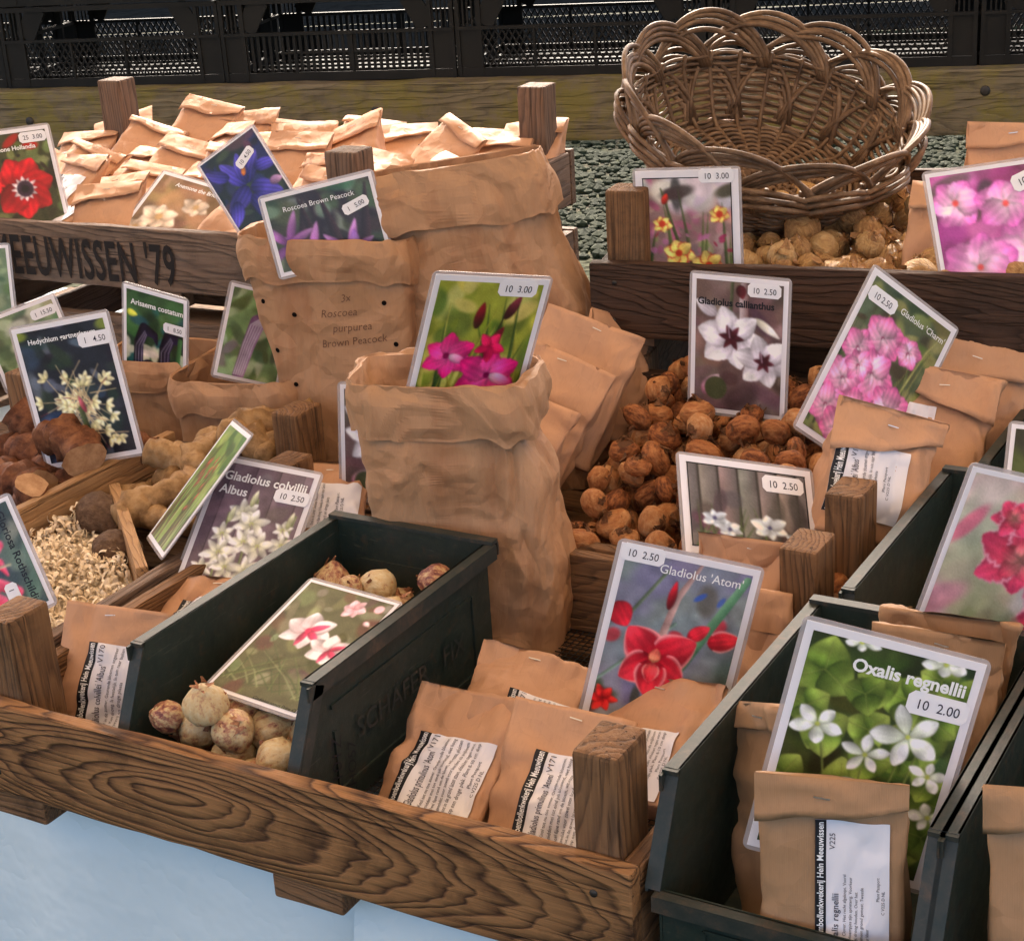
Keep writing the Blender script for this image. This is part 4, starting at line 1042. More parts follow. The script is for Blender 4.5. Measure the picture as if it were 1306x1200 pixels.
for x, z in ((-.35, 1.0), (.58, .96), (-1.3, .99), (1.1, 1.02)):
    bm = bmesh.new(); bmesh.ops.create_uvsphere(bm, u_segments=10, v_segments=6, radius=.012)
    o = link('bolt', mesh_of(bm, True), M['wire'], rail, (x, -.036, z)); o.scale = (1, .4, 1)

def lattice(mb, x0, x1, z0, z1, y, pitch=.017, t=.0035, dia=True):
    """open diamond lattice between x0..x1 and z0..z1 (or upright slots)"""
    if not dia:
        n = int((x1-x0)/.016)
        for i in range(n+1): mb.box(.0075, .004, z1-z0, (x0+(x1-x0)*i/n, y, (z0+z1)/2))
        return
    W, H = x1-x0, z1-z0; sl = 1.7
    for sgn in (-1, 1):
        s = -H/sl
        while s < W+H/sl:
            pts = []
            for z in (0, H):
                pts.append((s+(z/sl if sgn > 0 else (H-z)/sl), z))
            (xa, za), (xb, zb) = pts
            def clip(xa, za, xb, zb):
                d = (xb-xa)
                t0, t1 = 0, 1
                for lo, hi in ((0, W),):
                    ta, tb = (lo-xa)/d, (hi-xa)/d
                    if ta > tb: ta, tb = tb, ta
                    t0, t1 = max(t0, ta), min(t1, tb)
                return (t0, t1) if t1 > t0 else None
            c = clip(xa, za, xb, zb)
            if c:
                p = Vector((xa+(xb-xa)*c[0], 0, za+(zb-za)*c[0])); q = Vector((xa+(xb-xa)*c[1], 0, za+(zb-za)*c[1]))
                L = (q-p).length
                if L > .004:
                    m = (p+q)/2; a = math.atan2(q.z-p.z, q.x-p.x)
                    mb.box(L, .004, t, (x0+m.x, y+(.001 if sgn > 0 else 0), z0+m.z), Matrix.Rotation(-a, 3, 'Y'))
            s += pitch
def black_crate(dia, label):
    root = thing('plastic_crate', label, 'crate', group='black plastic crates along the beam')
    W, D, H = .605, .40, .205
    for nm, y, sgn in (('front_wall', -D/2, -1), ('back_wall', D/2, 1)):
        mb = MB()
        mb.box(W, .008, .022, (0, y, .013)); mb.box(W, .012, .008, (0, y-sgn*-.002, .119)); mb.box(W, .014, .012, (0, y, H-.006))
        for x in (-.30, -.245, .245, .30): mb.box(.010, .012, H-.012, (x, y, H/2))
        mb.box(.05, .004, .09, (-.272, y, .07)); mb.box(.05, .004, .09, (.272, y, .07))
        for x in (-.11, .04): mb.box(.006, .011, .10, (x, y, .07))
        mb.box(.30, .008, .005, (0, y, .072)) if not dia else None
        for s in (-1, 1):      # slanting shoulders beside the open hand hole
            mb.box(.085, .006, .05, (s*.215, y, .165), Matrix.Rotation(s*1.05, 3, 'Y'))
            for q in range(4): mb.box(.004, .005, .075, (s*(.252+.011*q), y, .16))
        w = link(nm, mb.mesh(), M['plastic'], root)
        mb = MB(); lattice(mb, -.24, .24, .026, .114, y, dia=dia)
        link('lattice_panel', mb.mesh(), M['plastic'], w)
    for x in (-W/2, W/2):
        mb = MB(); mb.box(.008, D, .022, (x, 0, .013)); mb.box(.012, D, .012, (x, 0, H-.006)); mb.box(.010, D, .008, (x, 0, .119))
        for y in (-.12, 0, .12): mb.box(.010, .010, H-.01, (x, y, H/2))
        link('side_wall', mb.mesh(), M['plastic'], root)
    mb = MB(); mb.box(W-.02, D-.02, .004, (0, 0, .006))
    for q in range(5): mb.box(W-.03, .008, .006, (0, -.15+.075*q, .0105))
    link('crate_floor', mb.mesh(), M['plastic'], root)
    return root
bc1 = black_crate(True, 'black plastic crate with diamond lattice sides on the mossy beam')
bc2 = black_crate(False, 'black plastic crate with upright slots in its side on the mossy beam')
s300 = (at_z(300, 100, 1.07)-B0).dot(bdir)
n = 0
for lev in (0, 1):
    for k in range(-2, 6):
        kind = (k == 0 and lev == 0) or (lev == 1 and k in (1, 4))
        src = bc2 if kind else bc1
        first = (k == -2 and lev == 0) or (kind and src is bc2 and lev == 0)
        o = src if first else copy_tree(src)
        o.location = B0+bdir*(s300+.31+k*.615)+bnor*(.255+.006*math.sin(k*3+lev))+Vector((0, 0, 1.0665+lev*.207))
        o.rotation_euler = (0, 0, BA+.01*math.sin(k*5+lev*2))
        if lev == 1: o['label'] = 'black plastic crate in the upper row of the stack'+(' with upright slots' if kind else ' with diamond lattice')
# dark board wall added far behind as a backdrop for the crate gaps
backdrop = thing('dark_backdrop', 'dark board backdrop added beyond the stacked black crates', 'backdrop', (-4.5, 10.6, 0), (0, 0, .35))
for k in range(16):
    link('board', board_mesh(13, .03, .19, 40+k, .003, .004, 20), M['backdrop'], backdrop, (0, .02*math.sin(k*1.0)*0, .1+.197*k))

# ------------------------------------------------------------------ stall: table, cloth, awning
TZ = .797
tab = thing('market_table', 'long market table standing under the pale blue cloth', 'table', (0, .82, 0))
link('table_top', board_mesh(2.9, 1.50, .025, 3, .0005, .003, 20), M['wood'], tab, (0, 0, TZ-.0165))
for x in (-1.35, 1.35):
    for y in (-.70, .70): link('leg', board_mesh(.765, .05, .05, x+y, .001, .003), M['wood'], tab, (x, y, .383), (0, PI/2, 0))
cl = thing('table_cloth', 'pale blue cloth hanging over the front of the market table', 'cloth', (0, 0, TZ-.004))
V = []; F = []; nx, ny = 60, 12
for j in range(ny+1):
    for i in range(nx+1): V.append((-1.46+2.92*i/nx, .035+1.525*j/ny, .0))
F = [(j*(nx+1)+i, j*(nx+1)+i+1, (j+1)*(nx+1)+i+1, (j+1)*(nx+1)+i) for j in range(ny) for i in range(nx)]
link('cloth_top', pymesh(V, F), M['cloth'], cl)
def drape(x0, x1, yoff, seed, hemcurve=0.0):
    V = []; nx, nz = int((x1-x0)/.012), 34
    for j in range(nz+1):
        k = j/nz
        for i in range(nx+1):
            x = x0+(x1-x0)*i/nx
            a = k**.8
            y = yoff-.020*a*(math.sin(x*21+seed+1.6*math.sin(x*5+k*1.5))+.6*noise.noise(Vector((x*9, k*2, seed))))-.010*a-.006*min(1, k*12)
            y -= .022*a*max(0, noise.noise(Vector((x*4+k*2.5, k*1.2, seed+4))))
            xx = x+(hemcurve*k*k if i == 0 else hemcurve*k*k*max(0, 1-i/14))
            V.append((xx, y, -.62*k))
    F = [(j*(nx+1)+i, (j+1)*(nx+1)+i, (j+1)*(nx+1)+i+1, j*(nx+1)+i+1) for j in range(nz) for i in range(nx)]
    return pymesh(V, F, True)
link('cloth_drape', drape(-1.46, .385, .035, 2), M['cloth'], cl)
link('cloth_drape', drape(.345, 1.46, .010, 5, .09), M['cloth'], cl)

aw = thing('stall_awning', 'warm cream canvas awning spread over the market stall', 'awning', (0, 0, 0))
V = []; F = []; nx, ny = 24, 16
AX0, AX1, AY0, AY1 = -2.6, 3.4, -2.0, 2.45
V = [(AX0+(AX1-AX0)*i/nx, AY0+(AY1-AY0)*j/ny, 2.55-.10*j/ny-.03*math.sin(PI*i/nx*6)**2) for j in range(ny+1) for i in range(nx+1)]
F = [(j*(nx+1)+i, j*(nx+1)+i+1, (j+1)*(nx+1)+i+1, (j+1)*(nx+1)+i) for j in range(ny) for i in range(nx)]
link('canopy', pymesh(V, F, True), M['awning'], aw)
for x in (AX0+.05, AX1-.05):
    for y in (AY0+.05, AY1-.05):
        Vt, Ft = tube_data([(x, y, 0), (x, y, 2.47)], .02, 8); link('pole', pymesh(Vt, Ft, True), M['steel'], aw)

# ------------------------------------------------------------------ wooden crates
crA = wooden_crate('wooden tray with swirling grain on its front board holding a metal bin and sealed bags', (.286, .235, .81), 0, .713, .53, [(.015, .115)], [(.015, .112)], (.016, .194), 1, (M['wood'], M['wood']), M['wood_front'], bottom='mesh', foot_x=(-.44, .05, .42))
crL = wooden_crate('wooden tray with pale dividers holding rhizomes and wood shavings', (-.345, .33, .81), 0, .53, .62, [(.015, .105)], [(.015, .115)], (.016, .20), 2, (M['wood_grey'], M['wood']), feet=True, skip_posts=((1, -1),))
crB = wooden_crate('wooden tray heaped with reddish brown corms', (.342, .722, .81), 0, .62, .43, [(.015, .115)], [(.015, .112)], (.016, .205), 3, (M['wood'], M['wood']), skip_posts=((-1, 1), (1, 1)))
yC = .045
cC = Vector((-.20, .893, 0))+Matrix.Rotation(yC, 3, 'Z') @ Vector((-.49, .34, 0))
crC = wooden_crate("grey brown crate stencilled MEEUWISSEN '79 packed with paper bags", (cC.x, cC.y, 1.030), yC, .98, .68, [(.012, .106)], [(.012, .104)], (.012, .222), 4, (M['wood_grey'], M['wood_grey']), post=(.05, .05))
yD = .16
cD = Vector((.155, .872, 0))+Matrix.Rotation(yD, 3, 'Z') @ Vector((.46, .30, 0))
crD = wooden_crate('dark brown crate of golden bulbs with the willow basket on top', (cD.x, cD.y, 1.030), yD, .92, .60, [(.012, .112)], [(.012, .108)], (.012, .195), 5, (M['wood_dark'], M['wood']), post=(.05, .05))
for c, y, lb, sd, cw, cd in ((cC, yC, "grey crate stacked under the one stencilled MEEUWISSEN '79", 6, .98, .68), (cD, yD, 'dark crate stacked under the crate of golden bulbs', 7, .92, .60)):
    wooden_crate(lb, (c.x, c.y, TZ+.001), y, cw, cd, [(.09, .20)], [(.005, .08), (.09, .20)], (.002, .217), sd, (M['wood_grey'] if sd == 6 else M['wood_dark'], M['wood_grey']), feet=False, post=(.05, .05), bottom=None, back=[(.005, .08), (.13, .20)])
# stencil on the front board of the back-left crate
TV, TF = text_data("MEEUWISSEN '79", .086, .02, 'RIGHT', sx=.52, spacing=1.08)
inv = crC_m = Matrix.Translation(crC.location) @ Matrix.Rotation(yC, 4, 'Z')
pt = inv.inverted() @ at_y(232, 360, .886)
fb = [o for o in crC.children if o.name.startswith('front_board')][0]
link('stencilled_lettering', pymesh([(pt.x+v[0], 0, v[1]) for v in TV], TF), M['stencil'], fb, (0, -.0085-.0028, .012+.012-.059))
# dividers in the left tray
link('divider', board_mesh(.56, .014, .10, 71, .0008, .002), M['wood_pale'], crL, (-.012, .012, .075), (0, 0, PI/2))
a = Vector((-.337, .475, 0)); b = Vector((-.105, .265, 0)); dv = b-a
link('divider', board_mesh(dv.length-.03, .014, .088, 72, .0008, .002), M['wood_pale'], crL, ((a.x+b.x)/2+.345+.006, (a.y+b.y)/2-.33, .070), (0, 0, math.atan2(dv.y, dv.x)))

# ------------------------------------------------------------------ metal bins
binF = metal_bin('dark green metal bin of pale bulbs standing inside the front tray', (.202, .195, .832), .186, .315, .155, True, True)
binR1 = metal_bin('dark green metal bin holding the clover leaf card', (.757, .186, .812), .200, .315, .178, False)
binR2 = metal_bin('dark green metal bin beside the one holding the clover leaf card', (.975, .186, .812), .200, .315, .178, False)
binR3 = metal_bin('dark green metal bin behind the clover leaf bin with the pale pink card', (.775, .545, .812), .200, .315, .178, False)
binR4 = metal_bin('dark green metal bin standing between brown bags and the rear crate', (.805, .895, .812), .200, .30, .178, False)
# ================================================================== PICTURE CARDS
POSE = {
    'anem_red': ((-0.8924, 0.9501, 1.0825), (-0.382, -0.0094, 0.9582), 0.1332, 0.1825),
    'anem_white': ((-0.6717, 0.9897, 1.0854), (-0.9709, 0.189, 0.0066), 0.1474, 0.1327),
    'iris': ((-0.4037, 0.96, 1.1246), (-0.3022, -0.5596, 0.4343), 0.111, 0.1521),
    'roscoea': ((-0.1422, 0.7398, 1.1478), (-0.1779, -0.1605, 0.6472), 0.1526, 0.1098),
    'glad_bag': ((0.2157, 0.43, 1.0662), (0.2263, 0.2202, 1.0001), 0.1392, 0.1907),
    'calli': ((0.3892, 0.7902, 0.9877), (-0.0726, 0.013, 0.0167), 0.1275, 0.1747),
    'charm': ((0.5335, 0.7398, 0.9738), (-0.2282, 0.6901, 0.8628), 0.1514, 0.2119),
    'glad_yel': ((0.2667, 0.94, 1.0646), (-0.0198, -0.0229, 0.2309), 0.1381, 0.1892),
    'pink_back': ((0.6646, 1.02, 1.1021), (-0.4125, -0.0552, 0.6518), 0.1932, 0.1642),
    'acid': ((0.5284, 0.5001, 0.9429), (-0.7722, 0.2835, 0.7699), 0.1617, 0.1181),
    'atom': ((0.5215, 0.246, 0.862), (-0.1759, 0.2751, 0.4944), 0.1387, 0.19),
    'oxalis': ((0.7708, 0.0587, 0.91), (-0.1629, 0.2462, 0.3273), 0.1426, 0.1953),
    'pinkR3': ((0.8118, 0.4001, 0.9575), (-0.0018, 0.324, 0.6371), 0.1837, 0.1561),
    'hedy': ((-0.38, 0.5, 0.929), (-0.124, -0.1677, 0.3584), 0.1406, 0.1926),
    'aris_cost': ((-0.4565, 0.71, 0.9502), (0.0133, 0.1766, 0.0721), 0.1116, 0.1528),
    'aris_str': ((-0.3183, 0.7401, 0.9671), (-0.2791, 0.381, 0.8434), 0.0994, 0.1361),
    'aris_left': ((-0.6126, 0.6598, 0.9672), (-0.2037, -0.1969, 0.9963), 0.117, 0.1112),
    'gloriosa': ((-0.2194, 0.1108, 0.9568), (-0.7761, 1.0554, -0.2549), 0.1302, 0.0937),
    'colv': ((-0.0193, 0.2943, 0.885), (-0.8264, 0.1351, 0.211), 0.1303, 0.1785),
    'lying': ((-0.1366, 0.3263, 0.9203), (-0.7865, -0.1453, -0.6942), 0.1164, 0.1746),
    'bincard': ((0.2284, 0.0555, 0.955), (-1.3151, -0.014, -0.1681), 0.1253, 0.1716),
    'calli2': ((0.0601, 0.5101, 0.9315), (-0.0569, 0.062, 0.3042), 0.1089, 0.1492),
}
def C(k, label, art, seed, **kw):
    loc, rot, w, h = POSE[k]
    return card(label, loc, rot, w, h, art, seed, **kw)
C('anem_red', 'laminated card of a red anemone standing in the stencilled crate', art_anemone_red, 1, title='Anemone Hollandia', tsize=.075, tpos=(.12, .17), price='25  3.00', ppos=(.95, .14), n=84)
C('anem_white', 'sepia card of pale anemones lying on paper bags', art_anemone_white, 2, title='Anemone the Bride', tsize=.08, tpos=(.25, .14), n=64)
C('iris', 'laminated card of violet iris tilted over the crate edge', art_iris, 3, price='10  4.50', ppos=(.86, .26), prot=-.35, n=80, border=.02)
C('roscoea', "laminated Roscoea Brown Peacock card in the bag with punched holes", art_roscoea, 4, title='Roscoea Brown Peacock', tsize=.085, tbold=.0, tpos=(.14, .2), price='1   5.00', ppos=(.93, .42), prot=-.25, n=100)
C('glad_bag', 'laminated card of magenta gladiolus standing in the tall bag', art_glad_pink, 5, price='10  3.00', ppos=(.90, .11), n=110)
C('calli', 'laminated Gladiolus callianthus card of white flowers among brown corms', art_callianthus, 6, title='Gladiolus callianthus', cols='black', tsize=.092, tbold=.03, tpos=(.02, .19), price='10  2.50', ppos=(.93, .13), n=96)
C('charm', "laminated Gladiolus Charm card with many pink blooms", art_charm, 7, title="Gladiolus 'Charm'", tsize=.07, tbold=.006, tpos=(.40, .10), price='10 2.50', ppos=(.36, .17), psize=.33, n=110)
C('glad_yel', 'laminated card of red edged yellow gladiolus before the willow basket', art_glad_yellow, 8, price='10  3.00', ppos=(.96, .09), n=90, border=.07, dark_frame=True)
C('pink_back', 'laminated card of mauve pink blooms beside the golden bulbs', art_pink_back, 9, price='10  3.00', ppos=(.86, .20), prot=-.3, n=110, border=.03)
C('acid', 'landscape card of pale blue flowers before wooden fence boards', art_acidanthera, 10, price='10  2.50', ppos=(.93, .28), psize=.46, n=110, border=.07, dark_frame=True)
C('atom', "laminated Gladiolus Atom card with one red bloom on grey", art_atom, 11, title="Gladiolus 'Atom'", tsize=.085, tbold=.004, tpos=(.28, .085), price='10  2.50', ppos=(.32, .085), psize=.33, n=130)
C('oxalis', 'laminated Oxalis regnellii card of white flowers on clover leaves', art_oxalis, 12, title='Oxalis regnellii', tsize=.10, tbold=.03, tpos=(.28, .13), price='10  2.00', ppos=(.98, .27), n=150)
C('pinkR3', 'laminated card of frilly coral pink flowers on a pale ground', art_pink_r3, 13, n=130, border=.03)
C('hedy', 'laminated Hedychium gartnerianum card with cream spidery flowers', art_hedychium, 14, title='Hedychium gartnerianum', tsize=.066, tbold=.02, tpos=(.1, .1), price='1   4.50', ppos=(.99, .21), n=110)
C('aris_cost', 'laminated Arisaema costatum card with dark hooded flowers', art_aris_cost, 15, title='Arisaema costatum', tsize=.1, tbold=.02, tpos=(.08, .15), price='1   8.50', ppos=(.99, .37), n=80)
C('aris_str', 'laminated card of a striped purple hooded flower in a low bag', art_aris_str, 16, n=80)
C('aris_left', 'laminated Arisaema card half hidden behind the Hedychium card', art_aris_left, 17, title='Arisaema\ncandidiss.', cols='black', tsize=.13, tbold=.02, tpos=(.3, .42), price='1  15.50', ppos=(.96, .24), prot=0, n=64)
C('gloriosa', 'laminated Gloriosa Rothschildiana card of red curled petals turned on its side', art_gloriosa, 18, title='Gloriosa Rothschildiana', cols='black', tsize=.13, tbold=.015, tpos=(.06, .20), price='1   5.00', ppos=(.98, .5), psize=.42, n=90)
C('colv', "laminated Gladiolus colvillii Albus card with white flowers", art_colvillii, 19, title='Gladiolus colvillii\nAlbus', tsize=.115, tbold=.02, tpos=(.06, .13), price='10  2.50', ppos=(.98, .25), n=110)
C('lying', 'laminated card of green stems leaning steeply over the rhizomes', art_lying, 20, n=70)
POSE['bincard'] = ((.212, .052, .936), (-1.27, .0, -.12), .122, .168)
POSE['colv'] = (tuple(Vector(POSE['colv'][0])+Vector((.006, -.028, .002))),)+POSE['colv'][1:]
C('bincard', 'laminated card of white and pink flowers lying in the metal bin', art_bincard, 21, title='Gladiolus nanus Prins Claus', cols='black', tsize=.045, tbold=0, tpos=(.5, 1.0), n=110, border=.03)
C('calli2', 'laminated card of white flowers mostly hidden behind the tall bag', art_callianthus, 22, title='Gladiolus callianthus', cols='black', tsize=.092, tbold=.03, tpos=(.02, .19), n=60)
p = at_y(-30, 345, .80)
card('laminated card with a blue border at the end of the stencilled crate', (p.x, .80, p.z-.10), (-.2, 0, .5), .10, .137, art_aris_left, 23, n=40)
p = at_y(1290, 600, .66)
card('laminated card with green leaves in the bin behind the coral pink card', (p.x+.05, .70, p.z-.07), (-.5, .1, .3), .139, .105, lambda q: (q.fill((30, 36, 22)), q.bokeh([(86, 110, 40), (110, 130, 60)], 9, (.15, .3), .9)), 24, n=40)

# ================================================================== SEALED BAGS
def dn(loc, rot, ext):
    v = Euler(rot).to_matrix() @ Vector((0, 0, -ext)); return tuple(Vector(loc)+v)
def SB(label, loc, rot, w, h, ext=0.0, **kw):
    return sealed_bag(label, dn(loc, rot, ext), rot, w, h+ext, **kw)
SB('sealed bag whose Atom label shows most, leaning left in the front tray', (.379, .073, .848), (-1.00, -.02, .02), .122, .135, seed=1.1, lab='atom', labrect=(-.32, .36, .03, .62), d=.045, flap=0)
SB('sealed bag with an Atom label tucked behind the front tray corner post', (.491, .080, .842), (-.80, .06, .10), .118, .130, seed=2.3, lab='atom', labrect=(-.20, .42, .03, .66), d=.045, flap=0)
SB('sealed bag lying behind the two bags labelled Atom', (.393, .185, .850), (-1.06, .2, .2), .116, .125, seed=3.2, lab='atom', labrect=(-.1, .46, .05, .6), d=.035, flap=0)
SB('sealed bag with a round cornered label leaning against the red flower card', (.539, .155, .857), (-.98, -.15, -.08), .124, .130, seed=4.7, lab='atom', labrect=(-.25, .30, .02, .56), d=.04, flap=0)
SB('sealed bag labelled Albus between the left post and the metal bin', (-.005, .061, .850), (-.60, -.0, .14), .118, .130, seed=5.5, lab='albus', labrect=(-.18, .52, -.0, .70), d=.04, flap=0)
SB('sealed bag lying flat behind the bag labelled Albus', (.02, .17, .88), (-1.25, 0, .25), .115, .135, seed=6.1, lab='albus', labrect=(-.3, .4, .2, .75), d=.03, flap=0)
SB('sealed bag lying behind the Gladiolus colvillii card', (.035, .40, .93), (-1.15, .1, .5), .12, .13, seed=7.9, lab='albus', labrect=(-.3, .4, .1, .7), d=.04, flap=0)
SB('sealed bag with a stapled top below the blue flower card', (.541, .422, .896), (-.34, .07, .215), .103, .100, .04, seed=8.4, d=.04, flap=0)
SB('sealed bag tucked behind the red flower card and corner post', (.555, .363, .88), (-.26, .15, .337), .100, .093, .03, seed=9.4, d=.04, flap=0)
SB('sealed bag lying lowest behind the red flower card', (.575, .30, .86), (-.5, .15, .3), .105, .10, .01, seed=10.9, d=.04, flap=0)
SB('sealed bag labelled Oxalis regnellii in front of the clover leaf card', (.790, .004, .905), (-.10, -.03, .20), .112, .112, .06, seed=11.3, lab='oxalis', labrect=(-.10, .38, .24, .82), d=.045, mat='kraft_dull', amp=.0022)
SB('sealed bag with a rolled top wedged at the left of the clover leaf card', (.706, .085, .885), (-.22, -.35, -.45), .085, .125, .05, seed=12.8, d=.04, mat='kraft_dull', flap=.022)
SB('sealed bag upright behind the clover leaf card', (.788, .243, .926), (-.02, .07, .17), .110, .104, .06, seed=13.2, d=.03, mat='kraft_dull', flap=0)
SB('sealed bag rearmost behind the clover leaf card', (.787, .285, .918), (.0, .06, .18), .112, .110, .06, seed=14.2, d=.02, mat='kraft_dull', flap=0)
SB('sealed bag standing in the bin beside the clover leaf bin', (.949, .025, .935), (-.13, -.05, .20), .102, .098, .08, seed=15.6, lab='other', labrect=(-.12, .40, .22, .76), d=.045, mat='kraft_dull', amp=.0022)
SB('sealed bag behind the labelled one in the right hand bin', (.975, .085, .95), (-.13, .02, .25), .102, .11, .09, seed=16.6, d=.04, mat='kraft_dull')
SB('sealed bag leaning at the left of the corm heap, frontmost of three', (.165, .575, .945), (-.62, .30, .06), .118, .125, .03, seed=17.1, d=.05, flap=0)
SB('sealed bag leaning at the left of the corm heap, middle of three', (.160, .645, .955), (-.58, .34, .06), .132, .145, .03, seed=18.6, d=.05, flap=0)
SB('sealed bag leaning at the left of the corm heap, rearmost of three', (.168, .725, .965), (-.52, .30, .12), .134, .150, .03, seed=19.7, d=.05, flap=0)
SB('sealed bag turned edge on against the dark rear board', (.215, .83, .971), (-.4, .42, 1.05), .102, .117, .05, seed=20.3, d=.05, flap=.035)
SB('sealed bag slumped beside the pink Charm card, frontmost of three', (.622, .601, .962), (-.42, .34, .55), .122, .125, .02, seed=21.9, d=.085, flap=.045, lab='albus', labrect=(-.45, .2, .15, .7), amp=.005)
SB('sealed bag slumped beside the pink Charm card, middle of three', (.622, .80, .945), (-.50, .18, .25), .120, .125, .03, seed=22.4, d=.08, flap=.045, lab='albus', labrect=(-.45, -.05, .2, .7), amp=.005)
SB('sealed bag slumped beside the pink Charm card, rearmost of three', (.640, .885, .955), (-.46, .15, .2), .122, .122, .04, seed=23.5, d=.08, flap=.045, amp=.005)
SB('sealed bag upright behind the mauve pink card', (.589, 1.25, 1.126), (-.18, .1, .6), .125, .135, .03, seed=24.6, d=.05)
SB('sealed bag beside the golden bulbs and the mauve pink card', (.560, 1.059, 1.085), (-.36, .12, .25), .12, .135, seed=25.4, d=.05, lab='other', labrect=(-.1, .46, .02, .5))

# bags packed in the stencilled crate
rc = random.Random(11)
Mc = Matrix.Translation(crC.location) @ Matrix.Rotation(yC, 4, 'Z')
lay = []
for row in range(6):
    for k in range(8):
        lay.append((-.43+.122*k+rc.uniform(-.02, .02)+(.03 if row % 2 else -.02), -.25+.098*row+rc.uniform(-.012, .012), .040+.006*row+rc.uniform(-.010, .012)))
for i, (x, y, z) in enumerate(lay):
    p = Mc @ Vector((x, y, z))
    if abs(p.x+.66) < .10 and p.y < 1.10: continue
    kw = dict(lab='other', labrect=(-.3, .38, .15, .7)) if i in (1, 2, 9, 15) else {}
    sealed_bag('sealed paper bag packed among others in the stencilled crate', p, (-.75-.35*rc.random(), rc.gauss(0, .17), yC+rc.gauss(.12, .30)), rc.uniform(.112, .128), rc.uniform(.125, .15), .055, 40+i*1.37, rc.choice((.025, .035, .045)), low=True, amp=.0026, group='bags packed in the stencilled crate', **kw)

# ================================================================== OPEN BAGS
# keys: t, width, depth, cx, cy
open_bag('tall crumpled open bag holding the magenta gladiolus card', (.232, .372, .822), (0, 0, .30),
         [(0, .185, .11, .022, .06), (.3, .205, .125, .018, .065), (.6, .195, .12, .008, .065), (.85, .178, .115, -.004, .065), (1, .190, .115, -.008, .065)], .318, .055, 1.0, .0042, sc=15)
open_bag('widest open bag with a deep crumpled cuff standing behind the others', (.035, .82, .82), (.02, -.14, .28),
         [(0, .25, .14, .03, .07), (.5, .25, .13, .025, .07), (.8, .232, .09, .015, .06), (1, .236, .05, .012, .05)], .448, .078, 2.0, .0036, sc=13)
open_bag('open bag with punched holes and handwriting below its cuff', (-.165, .70, .80), (-.04, .04, .30),
         [(0, .15, .10, .035, .06), (.5, .185, .115, .018, .065), (.8, .215, .12, .005, .07), (1, .228, .125, -.004, .07)], .385, .056, 3.0, .0022, sc=13,
         holes=[(-.088, .30), (-.045, .285), (-.08, .235), (-.06, .19), (-.035, .135), (.02, .14), (.078, .305), (.085, .25), (.03, .225), (-.078, .16)],
         script=[('3x', .02, .304, .014, .2), ('Roscoea', -.010, .282, .015, .12), ('purpurea', .004, .264, .015, .12), ('Brown Peacock', -.016, .242, .0145, .14)])
open_bag('low open bag holding the striped hooded flower card', (-.292, .665, .80), (0, 0, .25),
         [(0, .15, .11, 0, .06), (.6, .165, .12, 0, .06), (1, .172, .13, 0, .065)], .195, .045, 4.0, .003, sc=16)
open_bag('low open bag holding the Arisaema costatum card', (-.472, .70, .80), (0, 0, .15),
         [(0, .14, .10, 0, .06), (.6, .15, .11, 0, .06), (1, .155, .115, 0, .06)], .195, .042, 5.0, .0026, sc=16)

# ================================================================== BULBS, ROOTS, SHAVINGS
def clear_of_cards(S, keys):
    out = []
    for x, y, z, r in S:
        ok = True
        for k in keys:
            loc, rot, w, h = POSE[k]
            q = Euler(rot).to_matrix().transposed() @ (Vector((x, y, z))-Vector(loc))
            lim = .02 if k == 'calli' else -.01
            if abs(q.x) < w/2+r*.6 and lim < q.z < h and -.075 < q.y < r*1.05: ok = False
        if ok: out.append((x, y, z, r))
    return out
corms = [bulb_mesh(i, .66+.04*(i%3), r=1.0, husks=9+2*(i%3), rough=.06) for i in range(6)]
def regB(r):
    y = r.uniform(.52, .88); return r.uniform(.235 if y < .62 else .275, .615), y
fB = lambda x, y: .825+.17*max(0, y-.52)+.045*max(0, min(1, (y-.55)/.2))
HB = clear_of_cards(heap(290, regB, .0185, fB, 5, 10, [(.21, .60, .06, 1.0), (.63, .62, .05, 1.0)]), ('charm', 'acid', 'calli'))
scatter(HB, 'corm', corms, (M['corm'], M['corm_husk']), 'reddish brown corm in the heap in front of the white flower card', 'corm', 'corms heaped in the wooden tray', 3)
def loose_skins(S, mat, n, seed, name, label, size):
    rg = random.Random(seed); mb = MB()
    for i in range(n):
        x, y, z, r = rg.choice(S); a = rg.random()*6.28; q = r*rg.uniform(.5, 1.0)
        c = Vector((x+q*math.cos(a), y+q*math.sin(a), z+r*rg.uniform(.25, .75)))
        Rm = Euler((rg.gauss(0, .7), rg.gauss(0, .7), rg.random()*6.28)).to_matrix(); L = size*rg.uniform(.5, 1.3); W = L*rg.uniform(.25, .6); cv = rg.uniform(.2, .6); V = []
        for k in range(4):
            t = k/3.-.5
            for s in (-1, 0, 1): V.append(c+Rm @ Vector((L*t, s*W/2*(1-1.5*t*t)+rg.gauss(0, L*.03), L*cv*(t*t+.5*(s*.5)**2)+rg.gauss(0, L*.03))))
        mb.add(V, [(3*k+s, 3*k+s+1, 3*k+s+4, 3*k+s+3) for k in range(3) for s in range(2)])
    link(name, mb.mesh(), mat, None, label=label, cat='husks', kind='stuff')
loose_skins(HB, M['corm_husk'], 420, 3, 'loose_husks', 'loose brown husk flakes among the reddish brown corms', .013)
gold = [bulb_mesh(20+i, .9, r=1.0, husks=16, rough=.09, husk_len=.7, point=.25) for i in range(6)]
MD = Matrix.Translation(crD.location) @ Matrix.Rotation(yD, 4, 'Z')
def regD(r):
    p = MD @ Vector((r.uniform(-.36, .12), r.uniform(-.27, .10), 0)); return p.x, p.y
HD = heap(150, regD, .0215, lambda x, y: 1.062+.10*max(0, y-.98), 6, 10)
scatter(HD, 'golden_bulb', gold, (M['golden'], M['golden_husk']), 'golden brown papery bulb heaped below the willow basket', 'bulb', 'golden bulbs in the rear crate', 4)
